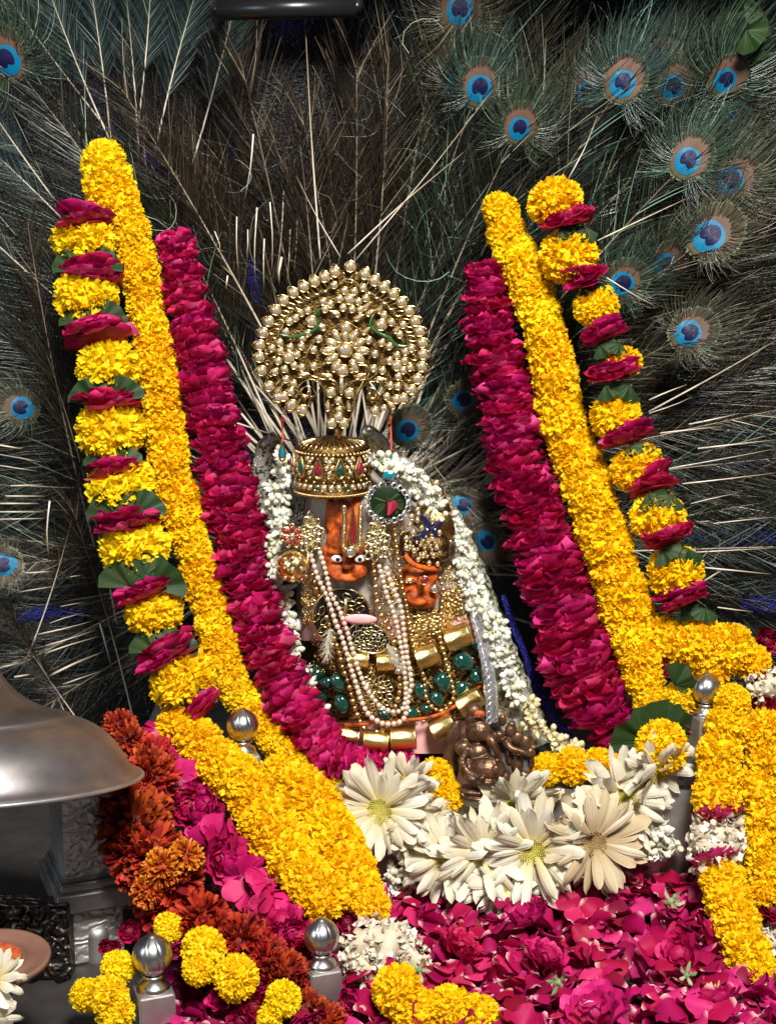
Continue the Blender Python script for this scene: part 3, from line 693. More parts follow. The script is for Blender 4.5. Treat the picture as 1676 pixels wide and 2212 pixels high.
# ------------------------------------------------------------------ silver posts, pillar, lid, bowl
def post(px, py, y, rpx, lab, mat='silver_bright'):
    c = at(px, py, y); R = rpx * mpp(c); base = Vector((c.x, c.y, FLOOR_Z))
    root = thing('silver_post', lab, 'post', base)
    zc = c.z
    b = MB()
    prof = [(R*.30, -R*1.02), (R*.62, -R*.86), (R*.90, -R*.48), (R, -R*.05), (R*.95, R*.32), (R*.74, R*.68), (R*.44, R*.92), (R*.24, R*1.04), (R*.20, R*1.10), (R*.001, R*1.12)]
    def fl(q, t): return 1 - .085 * max(0, 1 - abs(math.sin(q * 4 + .9)) * 3.6) * math.sin(math.pi * min(1, t * 1.05))
    P = [tuple(x) for x in spline([(a, 0, z) for a, z in prof], R * .09)]
    b.lathe([(max(p[0], .0001), p[2]) for p in P], 96, None, flute=fl)
    put('finial', b.mesh('finial', MAT[mat]), Matrix.Translation((c.x, c.y, zc)), root)
    b = MB(); b.lathe([(R*.50, -R*1.02), (R*.62, -R*1.10), (R*.50, -R*1.2), (R*.48, -R*1.35), (R*.78, -R*1.55), (R*.86, -R*1.75), (R*.80, -R*1.86)], 32)
    put('collar', b.mesh('collar', MAT[mat]), Matrix.Translation((c.x, c.y, zc)), root)
    b = MB(); h = R * .92; zt = zc - R * 1.84; M = rot(0, 0, .35)
    zb = FLOOR_Z + .001 - zt
    bm = bmesh.new(); bmesh.ops.create_cube(bm, size=1)
    for v in bm.verts: v.co = Vector((v.co.x * 2 * h, v.co.y * 2 * h, 0 if v.co.z > 0 else zb))
    bmesh.ops.bevel(bm, geom=bm.edges[:], offset=R * .10, segments=2, affect='EDGES')
    me = bpy.data.meshes.new('shaft'); bm.to_mesh(me); bm.free(); me.materials.append(MAT['silver'])
    put('shaft', me, Matrix.Translation((c.x, c.y, zt)) @ M, root)
    return root
post(695, 2022, -.375, 38, 'silver post with a ribbed dome, beside the white tuberose knot')
post(330, 2062, -.405, 43, 'silver post with a ribbed dome, ringed by loose marigolds and dark roses')
post(524, 1566, -.118, 34, 'silver post with a ribbed dome, buried in the golden marigold strands')
post(1525, 1487, -.115, 32, 'silver post with a ribbed dome, by the blue tinsel and marigold tangle')

def bevel_box(lo, hi, off, seg=2):
    bm = bmesh.new(); bmesh.ops.create_cube(bm, size=1); lo, hi = Vector(lo), Vector(hi)
    for v in bm.verts: v.co = Vector([lo[i] if v.co[i] < 0 else hi[i] for i in range(3)])
    bmesh.ops.bevel(bm, geom=bm.edges[:], offset=off, segments=seg, affect='EDGES')
    return bm
def bm_obj(name, bm, mat, M, parent, smooth=False):
    me = bpy.data.meshes.new(name); bm.to_mesh(me); bm.free(); me.materials.append(MAT[mat])
    if smooth: me.polygons.foreach_set('use_smooth', np.ones(len(me.polygons), bool))
    return put(name, me, M, parent)
# the square pillar: its near upright edge stands at px 138
YP = -.275
ed = at(138, 1820, YP); k = mpp(ed); yaw = math.radians(26)
Mp = Matrix.Translation((ed.x, ed.y, 0)) @ rot(0, 0, math.radians(22))
z_of = lambda py: at(138, py, YP).z
pil = thing('silver_pillar', 'square silver pillar of embossed sheet with moulded base, under the bell-shaped lid', 'pillar', Vector((ed.x, ed.y, FLOOR_Z)))
W = 130 * k
bm_obj('shaft', bevel_box((0, 0, z_of(1905)), (W, W * 1.3, z_of(1728)), .0015), 'silver_embossed', Mp, pil)
b = MB()
zt, zb = z_of(1900), z_of(1968)
for (o0, z0, z1) in ((.004, zt - .004, zt), (.007, zt - .014, zt - .0045), (.013, zb, zt - .0145)):
    bb = bevel_box((-o0, -o0, z0), (W + o0, W * 1.3 + o0, z1), .0022, 3); bm_obj('moulding', bb, 'silver', Mp, pil)
bm_obj('plinth', bevel_box((.004, .006, FLOOR_Z + .001), (W - .002, W * 1.3, zb - .001), .002), 'silver_embossed', Mp, pil)
c = at(210, 2040, YP + .03); R = 34 * k
b = MB(); b.lathe([(R * .7, -R*1.7), (R * .95, -R*1.5), (R, -R*.6), (R, R*.8), (R*.92, R*1.4), (R*.6, R*1.5)], 28); put('bolster', b.mesh('bolster', MAT['silver']), Matrix.Translation(c), pil)
# carved blackened panel behind the bowl
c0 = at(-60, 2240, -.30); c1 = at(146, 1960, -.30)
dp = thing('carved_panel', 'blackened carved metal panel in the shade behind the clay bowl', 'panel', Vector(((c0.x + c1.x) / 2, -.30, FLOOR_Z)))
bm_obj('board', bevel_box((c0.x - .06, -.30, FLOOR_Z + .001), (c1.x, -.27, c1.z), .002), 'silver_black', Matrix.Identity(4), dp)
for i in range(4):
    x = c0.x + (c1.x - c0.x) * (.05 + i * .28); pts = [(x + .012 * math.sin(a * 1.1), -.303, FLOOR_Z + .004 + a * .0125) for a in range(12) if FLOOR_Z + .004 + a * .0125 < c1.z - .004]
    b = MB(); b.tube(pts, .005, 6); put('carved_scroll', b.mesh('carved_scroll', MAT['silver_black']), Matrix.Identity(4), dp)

# bell-shaped lid resting on the pillar
YL = -.36
tipp = at(304, 1690, YL); k = mpp(tipp); axis_x = at(-70, 1690, YL).x; R = tipp.x - axis_x
cz = tipp.z
lid = thing('silver_dish_cover', 'large dull silver bell-shaped lid with a flared lip, standing over the pillar', 'lid', Vector((axis_x, YL, cz)))
prof = [(1.0, .0), (.995, .012), (.955, .035), (.93, .065), (.895, .125), (.835, .21), (.75, .285), (.655, .335), (.60, .350), (.595, .372), (.565, .374), (.48, .40), (.38, .445), (.28, .52), (.20, .62), (.15, .72), (.13, .80), (.001, .82)]
Ml = Matrix.Translation((axis_x, YL, cz)) @ rot(math.radians(-13.5), math.radians(-1.5), 0)
P = spline([(r * R, 0, z * R) for r, z in prof], R * .02)
b = MB(); b.lathe([(max(p[0], .0001), p[2]) for p in P], 96)
b.lathe([(R * 1.0, 0), (R * .985, -.002), (R * .93, .03 * R), (R * .88, .10 * R), (R * .70, .25 * R), (R * .3, .36 * R), (.0001, .4 * R)], 64)
put('dome', b.mesh('dome', MAT['lid_metal']), Ml, lid)
b = MB(); b.tube([(R * math.cos(q) * 1.0, R * math.sin(q), .0) for q in np.linspace(0, 2 * math.pi, 97)], .0022, 8, cap=False); put('lip', b.mesh('lip', MAT['silver']), Ml, lid)
b = MB(); b.lathe([(.006, -.10), (.006, R * .3)], 12); put('stand_rod', b.mesh('stand_rod', MAT['black_metal']), Matrix.Translation((axis_x, YL, cz)), lid)

# clay bowl with powder
c = at(-22, 2066, -.50); R = 128 * mpp(c)
bowl = thing('clay_bowl', 'brown footed clay bowl with a wide rim, its cup heaped with orange powder', 'bowl', Vector((c.x, c.y, FLOOR_Z)))
zb = (FLOOR_Z + .001 - c.z) / R
prof = [(.30, zb), (.34, zb + .04), (.22, zb + .2), (.20, -.95), (.26, -.78), (.62, -.42), (.88, -.20), (1.0, -.10), (1.02, -.03), (1.0, .0), (.95, -.01), (.80, -.09), (.62, -.12), (.60, -.07), (.57, -.02), (.54, -.03), (.50, -.12), (.3, -.2), (.001, -.22)]
b = MB(); b.lathe([(r * R, z * R) for r, z in prof], 72); put('body', b.mesh('bowl_body', MAT['clay']), Matrix.Translation(c), bowl)
b = MB()
def pw(u, v):
    a = u * 2 * math.pi; r = v * .53; return (r * R * math.cos(a), r * R * math.sin(a), R * (-.02 + .10 * (1 - v * v) + .05 * noise.noise(Vector((r * 9 * math.cos(a), r * 9 * math.sin(a), 1)))))
b.grid(pw, 48, 12); put('powder', b.mesh('powder', MAT['powder']), Matrix.Translation(c), bowl, kind='stuff')
for px, py, w, tx, lab in ((-12, 2118, 150, .55, 'white daisy lying on the rim of the clay bowl'), (-20, 2205, 150, .3, 'white daisy with broad petals below the clay bowl')):
    p = at(px, py, -.545 if py < 2150 else -.56); s = w / 2 * mpp(p); M = TRS(p, rot(math.pi / 2 - tx, 0, 0), s)
    d = tagged(put('daisy', GD[0], M), lab, 'daisy')
    for ring, cnt, lift in ((0, 13, 0), (1, 11, .3)):
        for q in range(cnt):
            a = 2 * math.pi * (q + .5 * ring) / cnt; put('petal', RNG.choice(GP), M @ rot(0, 0, a) @ rot(-math.pi / 2 + lift + RNG.gauss(.05, .1), 0, 0) @ Matrix.Diagonal((1.3, 1, 1, 1)), d)

b = MB(); b.box((-1.2, -.03, 1.03), (1.2, .34, 1.06)); structure('shade_canopy', b, MAT['black_metal'])  # unseen board added above the view to shade the upper plumes
# black rail overhead
p0, p1 = at(470, 22, .05), at(770, 16, .05)
ov = thing('overhead_rail', 'black rail hanging over the dark tangle of stripped plumes', 'rail', (p0 + p1) / 2)
b = MB(); b.tube([p0, p1], .012, 16); put('bar', b.mesh('bar', MAT['black_metal']), Matrix.Identity(4), ov)
for p in (p0, p1):
    b = MB(); b.tube([p, Vector((p.x, .295, p.z + .06))], .007, 10); put('bracket', b.mesh('bracket', MAT['black_metal']), Matrix.Identity(4), ov)
# ------------------------------------------------------------------ peacock feathers
def ribbon(b, pts, w, r):
    """thin three-sided strand"""
    n = len(pts); b.tube(pts, [w * (1 - .75 * (i / (n-1)) ** 2) for i in range(n)], 3, r=r, cap=False)
def barbs_mesh(seed, L, bare, mat, blen, ang, mess, eye, step=.0040, dens=1.0):
    g = random.Random(seed); b = MB(); bend = g.uniform(-.05, .05)
    def shaft(z): return Vector((bend * L * (z / L) ** 2 * 2, 0, z))
    z = bare * L; end = L - (.020 if eye else 0); o1, o2 = g.uniform(0, 99), g.uniform(0, 99)
    while z < end:
        for sd in (-1, 1):
            t = (z - bare * L) / (L - bare * L); n1 = noise.noise(Vector((o1 + sd * 9, z * 30, 0))); n2 = noise.noise(Vector((o2 + sd * 9, z * 22, 0)))
            l = blen * (.55 + .75 * math.sin(math.pi * min(1, .15 + t * .72))) * g.uniform(.8, 1.12) * (1 if not eye else 1 - .35 * t)
            wild = g.random() < .03 + .025 * mess; m = mess * (1.3 if wild else .22)
            a = math.radians(ang) * (1 + .30 * n1 + g.gauss(0, .05 + .05 * mess)) * (1 - .2 * t)
            p = shaft(z + g.uniform(-.001, .001)); x, zz, yy = p.x, p.z, 0.0; pts = [p]; turn = .12 * n2 + .02 + g.gauss(0, .10) * m; ysl = -.12 + .2 * n1 + g.gauss(0, .10)
            for k in range(6):
                h = l / 6; a += turn / 2.2 + g.gauss(0, .05) * m
                x += sd * math.sin(a) * h; zz += math.cos(a) * h; yy += ysl * h
                pts.append(Vector((x, yy, zz)))
            ribbon(b, pts, g.uniform(.00040, .00075), min(1, max(0, g.gauss(.42, .26))))
        z += step / dens * g.uniform(.8, 1.2)
    if eye:                                                   # hairs fringing the eye
        c = shaft(L); n = 260
        for i in range(n):
            a = -2.75 + 5.5 * (i + g.random()) / n
            r0 = g.uniform(.024, .034); l = g.uniform(.030, .060) * (.85 + .25 * math.cos(a))
            fr = i % 2 == 0; dz = g.uniform(-.0080, -.0062) if fr else g.uniform(-.002, .002); r0 = g.uniform(.0205, .0250) if fr else r0; turn = g.gauss(0, .25); pts = []
            for k in range(6):
                u = k / 5; rr = r0 + l * u; aa = a + turn * u * u * .5 - .45 * math.sin(a) * u
                pts.append(c + Vector((math.sin(aa) * rr * .92, dz - .004 * u + g.gauss(0, .0006), math.cos(aa) * rr * 1.05)))
            ribbon(b, pts, g.uniform(.0003, .0006), min(1, max(0, g.gauss(.70, .07) if fr else g.gauss(.5, .25))))
    bm = b.mesh('barbs', MAT[mat]); bm['bend'] = bend
    q = MB(); zs = np.linspace(-.02, L, 14)
    q.tube([shaft(v) for v in zs], [.0024 * (1 - .80 * max(0, v) / L) for v in zs], 6)
    return bm, q.mesh('quill', MAT['quill']), shaft(L)
def oval(rx, rz, cz, y, mat, dome=.0015, notch=0.0, jag=0.0):
    b = MB(); n, k = 120, 5; gj = random.Random(5); jg = [1 + gj.gauss(0, jag) for _ in range(n)]; vs = []; rr = []; fs = []
    for j in range(k + 1):
        v = j / k
        for i in range(n):
            a = 2 * math.pi * i / n; m = v * (1 - notch * math.exp(-((a - math.pi) / .42) ** 2)) * (1 + (jg[i] - 1) * v)
            vs.append((rx * m * math.sin(a), y - dome * (1 - v * v), cz + rz * m * math.cos(a))); rr.append(i / n * (2 if i < n / 2 else -2) + (0 if i < n / 2 else 2))
    for j in range(k):
        for i in range(n): fs.append((j*n+i, j*n+(i+1) % n, (j+1)*n+(i+1) % n, (j+1)*n+i))
    b.add(vs, fs); b.r = [.5 + x * 3 for x in rr]; b.t = [j / k for j in range(k + 1) for i in range(n)]
    return b.mesh('eye', MAT[mat])
EYE = [('eye_rim', oval(.0290, .0334, .002, -.0030, 'eye_rim', jag=.05)), ('eye_bronze', oval(.0266, .0308, .002, -.0042, 'eye_bronze', jag=.008)),
       ('eye_ring', oval(.0158, .0175, -.0055, -.0054, 'eye_turquoise', jag=.008)), ('eye_spot', oval(.0100, .0115, -.0035, -.0066, 'eye_blue', .0012, .38))]
VAR = {}
def variant(kind, i):
    k = (kind, i)
    if k not in VAR:
        if kind == 'eyed': VAR[k] = barbs_mesh(900 + i, .56, .30, 'barb', .090, 32, .7, True)
        elif kind == 'side': VAR[k] = barbs_mesh(930 + i, .62, .42, 'barb', .060, 30, 1.2, False, .0055)
        elif kind == 'dark': VAR[k] = barbs_mesh(950 + i, .58, .38, 'barb_dark', .090, 26, 1.2, False)
        elif kind == 'teal': VAR[k] = barbs_mesh(970 + i, .50, .25, 'barb_teal', .095, 30, .35, False, .0026)
        elif kind == 'mid': VAR[k] = barbs_mesh(990 + i, .50, .40, 'barb', .095, 27, .9, False)
    return VAR[k]
def feather(kind, i, base, tip, label, group, yaw=0.0, scale=None, eye=None):
    bm, qm, top = variant(kind, i); v = tip - base; L = top.length; s = v.length / L
    corr = math.atan2(top.x, top.z)
    F = frame(v) @ rot(0, -corr, 0) @ rot(0, 0, yaw)
    # frame(): Y faces the viewer, the feather's face is -Y
    M = TRS(base, frame(v) @ rot(0, 0, math.pi + yaw) @ rot(0, -corr, 0), (s, s, s))
    root = thing('peacock_feather', label, 'feather', base, group)
    q = put('quill', qm, M, root); put('barbs', bm, M, root)
    if kind == 'eyed' and eye is not False:
        es = (eye or 1.0) / s; Me = M @ Matrix.Translation(top) @ Matrix.Diagonal((es, es, es, 1))
        par = None
        e0 = put('eye', EYE[0][1], Me, root)
        for nm, me in EYE[1:]: put(nm, me, Me, e0)
    return root
fc = (748, 1150)
def fan_base(y, jx=0, jy=0): return at(fc[0] + jx, fc[1] + jy, y)
gE = 'eyed peacock feathers fanned behind the shrine'
EYELAB = {1036:'round peacock eye overlapping another eye, high above the thick rose garland', 992:'peacock eye half covered by another, high above the thick rose garland', 1350:'bright round peacock eye standing alone above the rose-and-leaf banded garland',
 1272:'dim peacock eye sunk among barbs beside a bright round one', 1455:'peacock eye half hidden behind its bright round neighbour', 1568:'small peacock eye just below the dark leaves', 1122:'small tilted peacock eye right above the plain marigold top',
 1125:'shaded peacock eye under a small tilted one, above the marigold tops', 1492:'clear peacock eye beside a brownish-gold one', 1584:'brownish-gold peacock eye beside a clear blue one', 1542:'largest peacock eye, with wide bronze oval and turquoise ring',
 1437:'small peacock eye between the largest eye and the banded garland', 1350.5:'peacock eye touching a leaf of the banded garland, crossed by a quill', 1496:'lowest clear peacock eye beside the banded garland', 886:'peacock eye peeping out under the crest beside the hanging thread',
 1006:'peacock eye half covered by the thick rose garland', 1058:'dark green-rimmed peacock eye between jasmine and thick rose garland', 1006.5:'squinting peacock eye above the jewelled spire', 995:'peacock eye at the rail level, above the overlapping pair', 1430:'faint peacock eye deep among the upper plumes',
 1602:'faint peacock eye under the dark leaves', 14:'peacock eye on the grey-teal plumes above the leafy banded garland', 2:'peacock eye beside pale quills, above the bell-shaped lid', 40:'dull peacock eye lost among frayed plumes by the leafy banded garland'}
def lab_for(px, py):
    k = px + (.5 if (px, py) in ((1350, 606), (1006, 1092)) else 0)
    if k in EYELAB: return EYELAB[k]
    if px < 200: return 'peacock feather with a blue eye, beyond the leafy banded garland on the bare-quill side'
    if py < 400: return 'peacock feather with a blue eye, spread above the tops of the garlands'
    if px > 1250: return 'peacock feather with a blue eye, spread beside the rose-and-leaf banded garland'
    return 'peacock feather with a blue eye, tucked between the idol and the thick rose petal garland'
for j, (px, py, y, sz, tw) in enumerate(((1036,180,.17,1.0,0),(992,165,.20,.95,-.1),(1350,172,.16,1.0,.1),(1272,195,.235,.9,0),(1455,180,.20,.95,.1),(1568,165,.19,.9,0),(1122,268,.14,.85,.5),(1125,322,.20,.95,.3),(1492,340,.13,1.0,.1),
      (1584,384,.15,1.05,.1),(1542,505,.11,1.22,0),(1437,560,.13,.88,.1),(1350,606,.12,.95,.1),(1496,716,.10,1.0,.3),(886,922,.09,.90,.2),(1006,858,.12,.85,.2),(1058,1172,.09,.85,.9),(1006,1092,.10,.80,.6),(995,12,.19,1.05,0),
      (1430,128,.235,.85,0),(1602,238,.22,.95,.1),(14,118,.14,1.1,0),(2,1222,.13,.95,0),(40,878,.16,.9,-.2))):
    a = math.atan2(px - fc[0], fc[1] - py); d = math.hypot(px - fc[0], py - fc[1])
    y0 = min(.26, y + .08); y -= .035; tip = at(px, py, y)
    if d < 420:
        base = at(px - 560 * math.sin(a + tw) , py + 560 * math.cos(a + tw) * .9, y + .06)
    else: base = at(fc[0] + 60 * math.sin(a) + RNG.uniform(-60, 60), fc[1] - 60 * math.cos(a) + RNG.uniform(-60, 60), y0)
    feather('eyed', j % 6, base, tip, lab_for(px, py), gE, RNG.uniform(-.45, .45) + tw * .3, eye=sz)
def fan(kind, nvar, a0, a1, n, rmin, rmax, y0, y1, label, group, ctr=fc, spread=90):
    for i in range(n):
        a = math.radians(a0 + (a1 - a0) * (i + RNG.uniform(.1, .9)) / n); R = RNG.uniform(rmin, rmax)
        bx = ctr[0] + RNG.uniform(-spread, spread) + 40 * math.sin(a); by = ctr[1] + RNG.uniform(-spread, spread)
        yb = RNG.uniform(y0, y1); yt = yb - RNG.uniform(0, .06)
        feather(kind, RNG.randrange(nvar), at(bx, by, yb), at(ctr[0] + R * math.sin(a), ctr[1] - R * math.cos(a), yt), label, group, RNG.uniform(-.3, .3))
fan('side', 5, -128, -62, 30, 760, 1060, .16, .26, 'peacock plume with a pale bare quill, spread sideways towards the bell-shaped lid', 'bare-quilled plumes on the lid side')
fan('side', 5, 68, 112, 24, 800, 1100, .16, .26, 'peacock plume with a pale bare quill, spread sideways behind the marigold tangle', 'bare-quilled plumes behind the tangle')
fan('mid', 5, 8, 62, 26, 700, 1250, .18, .27, 'olive peacock plume rising between crest and thick rose garland', 'olive plumes above the rose garland')
fan('dark', 5, -34, 14, 28, 620, 1150, .17, .27, 'dark stripped peacock plume standing above the jewelled crest', 'dark stripped plumes above the crest')
fan('mid', 5, -62, -28, 16, 700, 1100, .19, .27, 'olive peacock plume rising behind the rounded marigold top', 'olive plumes behind the marigold top')
fan('mid', 5, 40, 85, 18, 900, 1300, .20, .27, 'olive peacock plume spread among the blue eyes', 'olive plumes among the eyes')
for i, (bx, by, tx, ty, y) in enumerate(((232,290,60,-160,.10),(240,300,170,-180,.11),(225,270,-60,-120,.12),(300,260,330,-200,.12),(335,330,470,-160,.13),(300,330,250,-200,.14),(110,420,-120,80,.12),(180,520,-160,200,.14),(120,640,-200,330,.14),(420,340,540,-140,.16),(150,760,-200,520,.15))):
    feather('teal', i % 4, at(bx, by, y + .04), at(tx, ty, y), 'combed grey-teal peacock plume sweeping up from behind the marigold top', 'grey-teal plumes', RNG.uniform(-.2, .2))
# bundles of stripped barbs hanging down beside the banded garland
for i, (bx, by, tx, ty, y) in enumerate(((120,560,215,1010,.08),(60,480,200,1160,.09),(100,760,250,1330,.07),(180,1000,60,1420,.06),(30,1330,150,1560,.05),(150,1080,290,1560,.04),(0,1300,230,1640,.05))):
    feather('dark', i % 5, at(tx, ty, y + .03), at(bx, by, y - .01), 'dark frayed plume hanging down beside the leafy banded garland', 'frayed plumes by the banded garland', RNG.uniform(-.4, .4))
# single long quills that stand clear
QL = [(0,740,120,760),(0,790,220,830),(30,1015,240,1015),(0,1055,210,1055),(0,1100,240,1100),(0,1140,240,1135),(270,1040,265,1360),(140,1430,290,1420),(380,1450,450,1440),(330,1610,470,1585),(270,1700,450,1645),(210,1760,510,1685),(250,1820,520,1735),(240,1865,540,1770),(260,1990,570,1850),(340,2030,570,1950),(0,1940,130,1905),(80,1990,170,1975),(540,1700,610,1960),(0,850,200,880),(60,960,230,955),(120,1530,300,1500)]
QT = [(1380,730,1330,1100),(1545,1040,1500,1540),(1534,1400,1520,1560),(1400,1130,1390,1560),(1350,1250,1340,1430),(1170,1260,1200,1400),(1240,1500,1230,1580),(1470,1100,1480,1500),(1290,1180,1300,1500),(1440,1300,1440,1590),(1580,1250,1560,1560),(1620,1180,1600,1500)]
QR = [(150,1060,345,985),(150,1000,320,930),(240,1310,726,1220),(330,1110,560,1060),(370,1220,726,1180),(340,1470,560,1420),(360,1690,726,1670),(460,1940,620,1960),(530,2010,600,2030),(400,1820,480,1770),(200,1150,480,1120),(300,1380,726,1330),(440,1560,726,1530),(400,1760,700,1790)]
QUILLS = tuple((x0*.4008, 665+y0*.4008, x1*.4008, 665+y1*.4008, RNG.uniform(.05, .08), RNG.uniform(1.4, 2.6) if i != 14 else 3.6) for i, (x0,y0,x1,y1) in enumerate(QL)) + tuple((x0*.3968, y0*.3968, x1*.3968, y1*.3968, RNG.uniform(.10, .16), RNG.uniform(1.2, 2.2) if i not in (2,) else 3.4) for i, (x0,y0,x1,y1) in enumerate(QT)) + tuple((1330+x0*.4763, 388+y0*.4763, 1330+x1*.4763, 388+y1*.4763, RNG.uniform(.05, .09), RNG.uniform(1.4, 2.4)) for x0,y0,x1,y1 in QR)
for px0, py0, px1, py1, y, w in ((692,560,660,60,.075,2.2),(735,555,640,380,.06,1.6),(752,548,1000,330,.07,2.0),(770,560,1060,200,.09,1.8),(1290,520,1480,430,.07,2.0),(1310,600,1420,665,.05,1.6),(1400,890,1676,735,.08,2.4),(1225,390,1290,250,.10,1.8),(1480,1230,1530,1190,.03,1.5)) + QUILLS:
    b = MB(); P = spline([(*at(px0, py0, y),), (*at((px0+px1)/2 + RNG.uniform(-8, 8), (py0+py1)/2, y - .004),), (*at(px1, py1, y),)], .02)
    b.tube([tuple(p) for p in P], [.00055 * w * (1 - .5 * i / len(P)) for i in range(len(P))], 6)
    tagged(put('loose_quill', b.mesh('loose_quill', MAT['quill']), Matrix.Identity(4)), 'single pale stripped quill lying clear of the plumes', 'quill', 'single quills lying over the plumes')
# stray curled barbs over the plumes
for zone, (x0, x1, y0_, y1_, n) in enumerate(((330, 1000, 250, 660, 60), (0, 330, 300, 1550, 60), (1380, 1676, 600, 1320, 60), (560, 1000, 40, 420, 30), (1000,1676,0,600,16))):
    b = MB()
    for i in range(n):
        px, py = RNG.uniform(x0, x1), RNG.uniform(y0_, y1_); p = at(px, py, RNG.uniform(.06, .15)); a = RNG.uniform(0, 6.28); tn = RNG.gauss(0, .35); pts = [p]; h = RNG.uniform(.006, .016)
        for k in range(7):
            a += tn + RNG.gauss(0, .15); p = p + Vector((math.cos(a) * h, RNG.gauss(0, .002), math.sin(a) * h)); pts.append(p)
        ribbon(b, pts, RNG.uniform(.0003, .0005), min(1, max(0, RNG.gauss(.5, .22))))
    put('stray_barbs', b.mesh('stray_barbs', MAT['barb']), Matrix.Identity(4), None, kind='stuff', category='barbs',
        label=('loose curled barbs tangled over the plumes above the crest', 'loose curled barbs tangled over the bare quills by the lid', 'loose curled barbs tangled over the bare quills by the banded garland', 'loose curled barbs below the overhead rail', 'loose curled barbs among the upper peacock eyes')[zone])
# a few dark leaves in the upper corner
for i in range(7):
    p = at(1560 + RNG.uniform(0, 110), RNG.uniform(0, 130), .12 + .01 * i)
    tagged(put('leaf', RNG.choice(LEAF), TRS(p, rot(RNG.uniform(-.4, .4), RNG.uniform(0, 6), 0), 48 * mpp(p))), 'dark green leaf caught among the uppermost peacock eyes', 'leaf', 'leaves among the upper plumes')
# ------------------------------------------------------------------ the idol and its ornaments
plain('tinsel_blue', (.006,.006,.07), .25, .6, (.05,.06,.55), 420, bs=1, bd=.004)
def blobs(name, items, mat, voxel, smooth=6, extra=None):
    """ellipsoids and chains fused into one skin; items: (point, (rx, ry, rz)[, matrix])"""
    b = MB()
    for it in items: b.ball(it[0], it[1], 14, 10, M=it[2].to_3x3() if len(it) > 2 else None)
    me = b.mesh(name + '_raw', MAT[mat]); merge_smooth(me)
    o = bpy.data.objects.new(name + '_raw', me); COL.objects.link(o)
    m = o.modifiers.new('r', 'REMESH'); m.mode = 'VOXEL'; m.voxel_size = voxel; m.use_smooth_shade = True
    s = o.modifiers.new('s', 'SMOOTH'); s.iterations = smooth; s.factor = .5
    dg = bpy.context.evaluated_depsgraph_get(); ev = o.evaluated_get(dg)
    out = bpy.data.meshes.new_from_object(ev); out.name = name
    bpy.data.objects.remove(o); bpy.data.meshes.remove(me)
    out.materials.clear(); out.materials.append(MAT[mat])
    out.polygons.foreach_set('use_smooth', np.ones(len(out.polygons), bool))
    return out
def chain(pts, r0, r1, n=10):
    P = spline([tuple(p) for p in pts], 1e9) if False else None
    S = spline([tuple(p) for p in pts], max(1e-4, sum((Vector(pts[i+1]) - Vector(pts[i])).length for i in range(len(pts)-1)) / n))
    return [(Vector(s[:3]), (r0 + (r1 - r0) * i / (len(S)-1),) * 3) for i, s in enumerate(S)]
I4 = Matrix.Identity(4)
SIL = [(1000,672,790),(1060,668,850),(1120,655,960),(1200,645,1000),(1300,640,1035),(1400,650,1058),(1500,678,1062),(1580,712,1052),(1625,735,1035)]
def sil(py):
    ys = [s[0] for s in SIL]; return float(np.interp(py, ys, [s[1] for s in SIL])), float(np.interp(py, ys, [s[2] for s in SIL]))
def yb(px, py, off=0.0):                     # depth of the idol's front skin at a pixel
    a, c = sil(py); u = (px - (a + c) / 2) / ((c - a) / 2)
    return .015 - .080 * math.sqrt(max(0.0, 1 - u * u)) - off
def on(px, py, off=0.0): return at(px, py, yb(px, py, off))
idol = thing('idol', 'small marble idol with orange painted faces, heaped with gold, pearls and green stones', 'idol', at(880, 1640, -.02))
def body(name, p0, p1, mat):
    b = MB()
    def fn(u, v):
        py = p1 + (p0 - p1) * v; a, c = sil(py); th = math.pi * u; q = (a + c) / 2 - (c - a) / 2 * math.cos(th)
        return at(q, py, .015 - .080 * math.sin(th) + .0015 * math.sin(q * .09 + py * .03))
    b.grid(fn, 40, 24)
    def bk(u, v):
        py = p1 + (p0 - p1) * v; a, c = sil(py); return at(c + (a - c) * u, py, .015 + .05 * math.sin(math.pi * u))
    b.grid(bk, 16, 24)
    me = b.mesh(name, MAT[mat]); put(name, me, I4, idol)
body('marble_back', 1000, 1330, 'marble'); body('robe', 1331, 1384, 'pink_cloth'); body('brocade_panel', 1385, 1556, 'crest_plate'); body('hem', 1557, 1628, 'pink_cloth')

def E(px, py, dy, rx, rz, ry=None):          # ellipsoid by pixel, standing dy in front of the skin
    p = on(px, py, dy); k = mpp(p); return (p, (rx * k, (ry or rx) * k, rz * k))
face = [E(722,1118,-.004,20,58,20),E(746,1118,-.003,26,60,22),E(770,1118,-.004,18,58,20),E(745,1165,.006,42,30,30),E(716,1196,.006,20,34,22),E(776,1196,.006,20,34,22),
        E(726,1190,.016,20,9,12),E(772,1190,.016,18,9,12),E(750,1205,.020,10,26,14),E(752,1222,.026,14,10,12),E(728,1232,.016,24,20,18),E(774,1232,.016,20,20,18),
        E(750,1246,.018,32,12,18),E(750,1170,.014,12,26,12),E(714,1225,.008,14,24,16)]
put('face', blobs('face', face, 'vermilion', .0016, 5), I4, idol)
for px in (729, 779):
    p = on(px, 1207, .024); k = mpp(p); b = MB(); b.ball((0, 0, 0), (13.5 * k, 6 * k, 8 * k), 16, 10)
    e = put('eye', b.mesh('eye_white', MAT['white_eye']), TRS(p, rot(0, .12 if px < 750 else -.22, 0), 1), idol)
    b = MB(); b.ball((0, 0, 0), (4.8 * k, 2.4 * k, 4.8 * k), 12, 8); put('pupil', b.mesh('pupil', MAT['black']), TRS(p + Vector((.8 * k if px < 750 else -1.5 * k, -5.2 * k, 0)), Matrix.Identity(4), 1), e)
